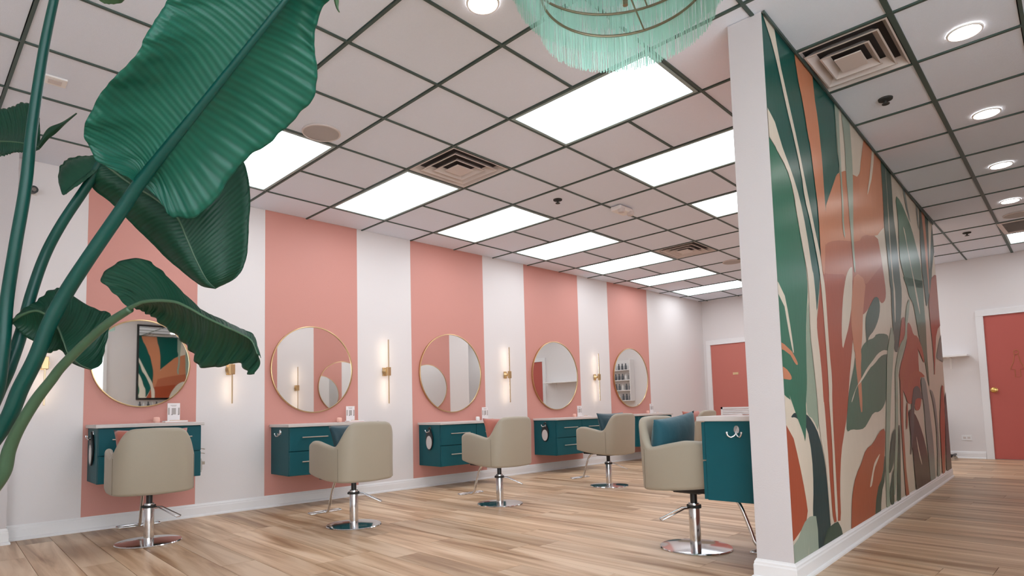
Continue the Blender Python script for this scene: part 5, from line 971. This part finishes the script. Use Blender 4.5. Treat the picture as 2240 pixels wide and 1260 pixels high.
cushion(chairs[1], .44, .30, .12, M_DVELV, 'dark teal satin cushion on the second chair from the plant', ly=-.11, lz=.472, roll=-3)
cushion(chairs[2], .44, .30, .12, M_RVELV, 'rust velvet cushion on the chair before the middle cabinet', ly=-.12, lz=.475)
cushion(chairs[3], .44, .31, .12, M_DVELV, 'dark teal cushion on the chair before the fourth cabinet', ly=-.12, lz=.475)
cushion(chairs[4], .42, .32, .12, M_RVELV, 'rust cushion tip on the half-hidden chair', ly=-.06, lz=.45)
cushion(chairs[5], .43, .31, .14, M_VELV, 'bright teal velvet cushion on the partition chair', lx=.0, ly=-.135, lz=.475, tiltx=-10, roll=6)

# ================================================================ BY THE END WALL
r = tag(empty('wall_shelf', (XE, -3.35, 1.41)), 'white wall shelf on a bracket beside the washroom door', 'shelf')
b = MB(); b.box(-.22, 0, -.60, .60, 0, .028); b.build('board', M_SHELF, r, bevel=.003)
for yy in (-.38, .38):
    b = MB(); b.box(-.012, 0, yy-.012, yy+.012, -.16, 0); b.box(-.18, -.012, yy-.012, yy+.012, -.012, 0); b.build('bracket', M_SHELF, r)
r = tag(empty('wall_socket', (XE, -3.84, .285)), 'white power socket low on the wall under the shelf', 'socket')
b = MB(); b.box(-.006, 0, -.058, .058, -.036, .036); b.build('plate', M_TRIM, r, bevel=.002)
for yy in (-.024, .024):
    b = MB(); b.box(-.009, -.006, yy-.016, yy+.016, -.013, .013); b.build('outlet', M_VENT, r, bevel=.001)
r = tag(empty('rolling_trolley', (8.05, -3.50, 0)), 'black rolling trolley whose castors show past the end of the mural', 'trolley')
b = MB(); b.box(-.13, .13, -.20, .20, .06, .075); b.box(-.13, .13, -.26, -.235, .06, .085); b.build('base_frame', M_BLACK, r, bevel=.004)
b = MB(); b.box(-.11, .11, -.10, .16, .09, .70); b.build('body', M_BLACK, r, bevel=.01)
for sx in (-.11, .11):
    for sy in (-.24, .18):
        cs = MB(); cs.tube([(sx-.011, sy, .027), (sx+.011, sy, .027)], .027, 16); c_ = cs.build('castor', M_STEEL, r, smooth=40)
        cs = MB(); cs.box(sx-.016, sx+.016, sy-.010, sy+.010, .045, .062); cs.build('fork', M_BLACK, c_)
# product shelves between the doors (seen in the farthest mirror)
r = tag(empty('product_rack', (XE, -1.95, .95)), 'white product rack with rows of bottles on the end wall', 'rack')
b = MB(); b.box(-.16, -.005, -.36, -.345, 0, .85); b.box(-.16, -.005, .345, .36, 0, .85); b.box(-.012, -.005, -.345, .345, 0, .85); b.build('carcass', M_SHELF, r)
for k in range(4):
    b = MB(); b.box(-.16, -.012, -.345, .345, k*.21, k*.21+.015); b.build('shelf_board', M_SHELF, r)
bm_ = MB(); bm_.lathe([(.020, 0), (.022, .004), (.022, .085), (.012, .10), (.012, .118), (.013, .119), (.013, .132), (0, .133)], 14)
bproto = bm_.build('product_bottle', mat('bottle_grey', sr(92, 94, 98), .3), smooth=50); n = 0
bm1 = bproto.data; bm2 = bproto.data.copy(); bm2.materials.clear(); bm2.materials.append(mat('bottle_white', sr(226, 222, 218), .3))
for k in range(4):
    for m in range(8):
        o = bproto if n == 0 else bproto.copy()
        if n: COL.objects.link(o)
        o.data = bm2 if (m*3+k) % 4 == 0 else bm1
        o.location = (XE-.085, -1.95-.30+m*.085, .95+k*.21+.015); n += 1
        tag(o, '%s bottle from the corridor on the %s shelf of the white product rack' % ((ORD+['eighth'])[m], ['lowest', 'second', 'third', 'top'][k]), 'bottle', 'bottles on the product rack')

# ================================================================ CORRIDOR SIDE (seen in the first mirror)
r = tag(empty('framed_mirror', (1.5, YS, 1.90)), 'large black-framed rectangular mirror on the corridor wall', 'mirror')
b = MB(); b.box(-.80, .80, .004, .012, -.68, .68); b.build('mirror_glass', M_MIRROR, r)
b = MB(); b.box(-.83, -.795, .0, .03, -.71, .71); b.box(.795, .83, .0, .03, -.71, .71); b.box(-.795, .795, .0, .03, -.71, -.675); b.box(-.795, .795, 0, .03, .675, .71); b.build('frame', M_BLACK, r, bevel=.003)
r = tag(empty('wall_ledge', (1.45, YS, 1.02)), 'wooden ledge under the black-framed mirror', 'shelf')
b = MB(); b.box(-.9, .9, 0, .18, -.03, 0); b.build('board', mat('ledge_wood', sr(150, 118, 86), .5, var=.15, vscale=8, stretch=(1, 12, 12)), r, bevel=.003)
b = MB(); b.box(-.5, -.47, 0, .15, -.14, -.03); b.box(.47, .5, 0, .15, -.14, -.03); b.build('bracket', M_BLACK, r)
for k in range(5):
    o = bproto.copy(); COL.objects.link(o); o.location = (.72+k*.07, YS+.09, 1.02); o.data = bm2 if k % 2 else bm1
    tag(o, '%s small bottle from the added window on the wooden ledge' % ORD[k], 'bottle', 'bottles on the wooden ledge')

# ================================================================ BIG POTTED PLANT
pl = tag(empty('bird_of_paradise_plant', (PBASE[0], PBASE[1], 0)), 'tall potted plant with broad glossy paddle leaves beside the striped wall', 'plant')
def padd(o): o.parent = pl; o.location = (-PBASE[0], -PBASE[1], 0); return o
b = MB(); b.lathe([(.12, 0), (.135, .01), (.172, .43), (.176, .46), (.166, .465), (.160, .43)], 40); b.build('pot', M_POT, pl, smooth=50)
b = MB(); b.lathe([(.163, .435), (.08, .445), (0, .45)], 30, cap=False); b.build('soil', M_SOIL, pl, smooth=60)
def leaf(rows, m, ripple=.006, edge=.004, fold=.02, seed=0, nr=90, nc=22, freq=30, kl=.06, kr=.06):
    rnd = random.Random(seed)
    flat = [tuple(c for p in row for c in p) for row in rows]
    per = max(2, nr//(len(rows)-1)); R_ = bez(flat, per); n = len(R_)
    b = MB(); v = []; f = []; uv = []
    ph = [rnd.uniform(0, 6.28) for _ in range(6)]
    for k in range(n):
        Lp, Mp, Rp = Vector(R_[k][0:3]), Vector(R_[k][3:6]), Vector(R_[k][6:9])
        t = k/(n-1)
        k0, k1 = max(k-1, 0), min(k+1, n-1)
        ax = (Vector(R_[k1][3:6])-Vector(R_[k0][3:6]))
        nrm = (Rp-Lp).cross(ax)
        if nrm.length < 1e-9: nrm = Vector((0, -1, 0))
        nrm.normalize()
        for c in range(-nc, nc+1):
            a = abs(c)/nc; P = Lp if c < 0 else Rp
            q = Mp+(P-Mp)*a
            w = (P-Mp).length
            bulge = fold*math.sin(PI*min(a*1.1, 1))*min(1, w/.12)
            rip = ripple*a**.6*math.sin(freq*2*PI*(t+(kl if c < 0 else kr)*a)+ph[0])*min(1, w/.1)*.5
            wav = edge*a*a*(math.sin(17*t+ph[1])+.6*math.sin(39*t+ph[2])+.35*math.sin(83*t+ph[3]))*min(1, w/.1)
            q = q-nrm*bulge+nrm*(rip+wav)+(P-Mp).normalized()*(wav*.6*a if w > 1e-6 else 0)
            v.append(q); uv.append((c/nc, t+(kl if c < 0 else kr)*a))
    m2 = 2*nc+1
    for k in range(n-1):
        for c in range(m2-1): f.append((k*m2+c, k*m2+c+1, (k+1)*m2+c+1, (k+1)*m2+c))
    b.add(v, f); o = b.build('leaf', m, smooth=180)
    ul = o.data.uv_layers.new(name='uv')
    for lp in o.data.loops: ul.data[lp.index].uv = uv[lp.vertex_index]
    sd = o.modifiers.new('thick', 'SOLIDIFY'); sd.thickness = .0016; sd.offset = 0
    return padd(o)
LV = {}
for k, (key, m, kw) in enumerate((('a', M_LEAF, dict(ripple=.0045, edge=.006, fold=.03, freq=26, nr=150, nc=30, kl=-.21, kr=-.07)), ('b', M_LEAFD, dict(ripple=.003, edge=.002, fold=.03)), ('c', M_LEAFD, dict(ripple=.003, edge=.003, fold=.015, nr=40)),
                    ('d', M_LEAFD, dict(ripple=.010, edge=.004, fold=.02, freq=14, nr=120)), ('e', M_LEAFD, dict(ripple=.006, edge=.004, fold=.02, freq=16)), ('f', M_LEAFD, dict(ripple=.004, edge=.003, fold=.015)),
                    ('g', M_LEAFP, dict(ripple=.004, edge=.003, fold=.01, nr=40)), ('h', M_LEAFP, dict(ripple=0, edge=0, fold=.002, nr=24, nc=5)), ('i', M_LEAFD, dict(ripple=0, edge=0, fold=.004, nr=24, nc=6)))):
    LV[key] = leaf(LEAVES[key], m, seed=k, **kw)
for key, m in (('a', M_STEM), ('b', M_STEM), ('d', M_STEMD), ('f', M_STEM), ('e', M_STEMD), ('g', M_STEMD)):
    b = MB(); b.tube(bez([tuple(p) for p in STEMS[key]], 8), .01, 14); padd(b.build('stem', m, smooth=180))
# midribs on the leaves whose stem stops at the blade
for key, r0 in (('b', .006), ('d', .006), ('e', .005), ('f', .005)):
    pts = [tuple(row[1]) for row in LEAVES[key]]; n = len(pts)
    b = MB(); b.tube(bez([p+(r0*(1-.75*k/(n-1)),) for k, p in enumerate(pts)], 8), .005, 8)
    o = b.build('midrib', M_STEMD, LV[key], smooth=180)
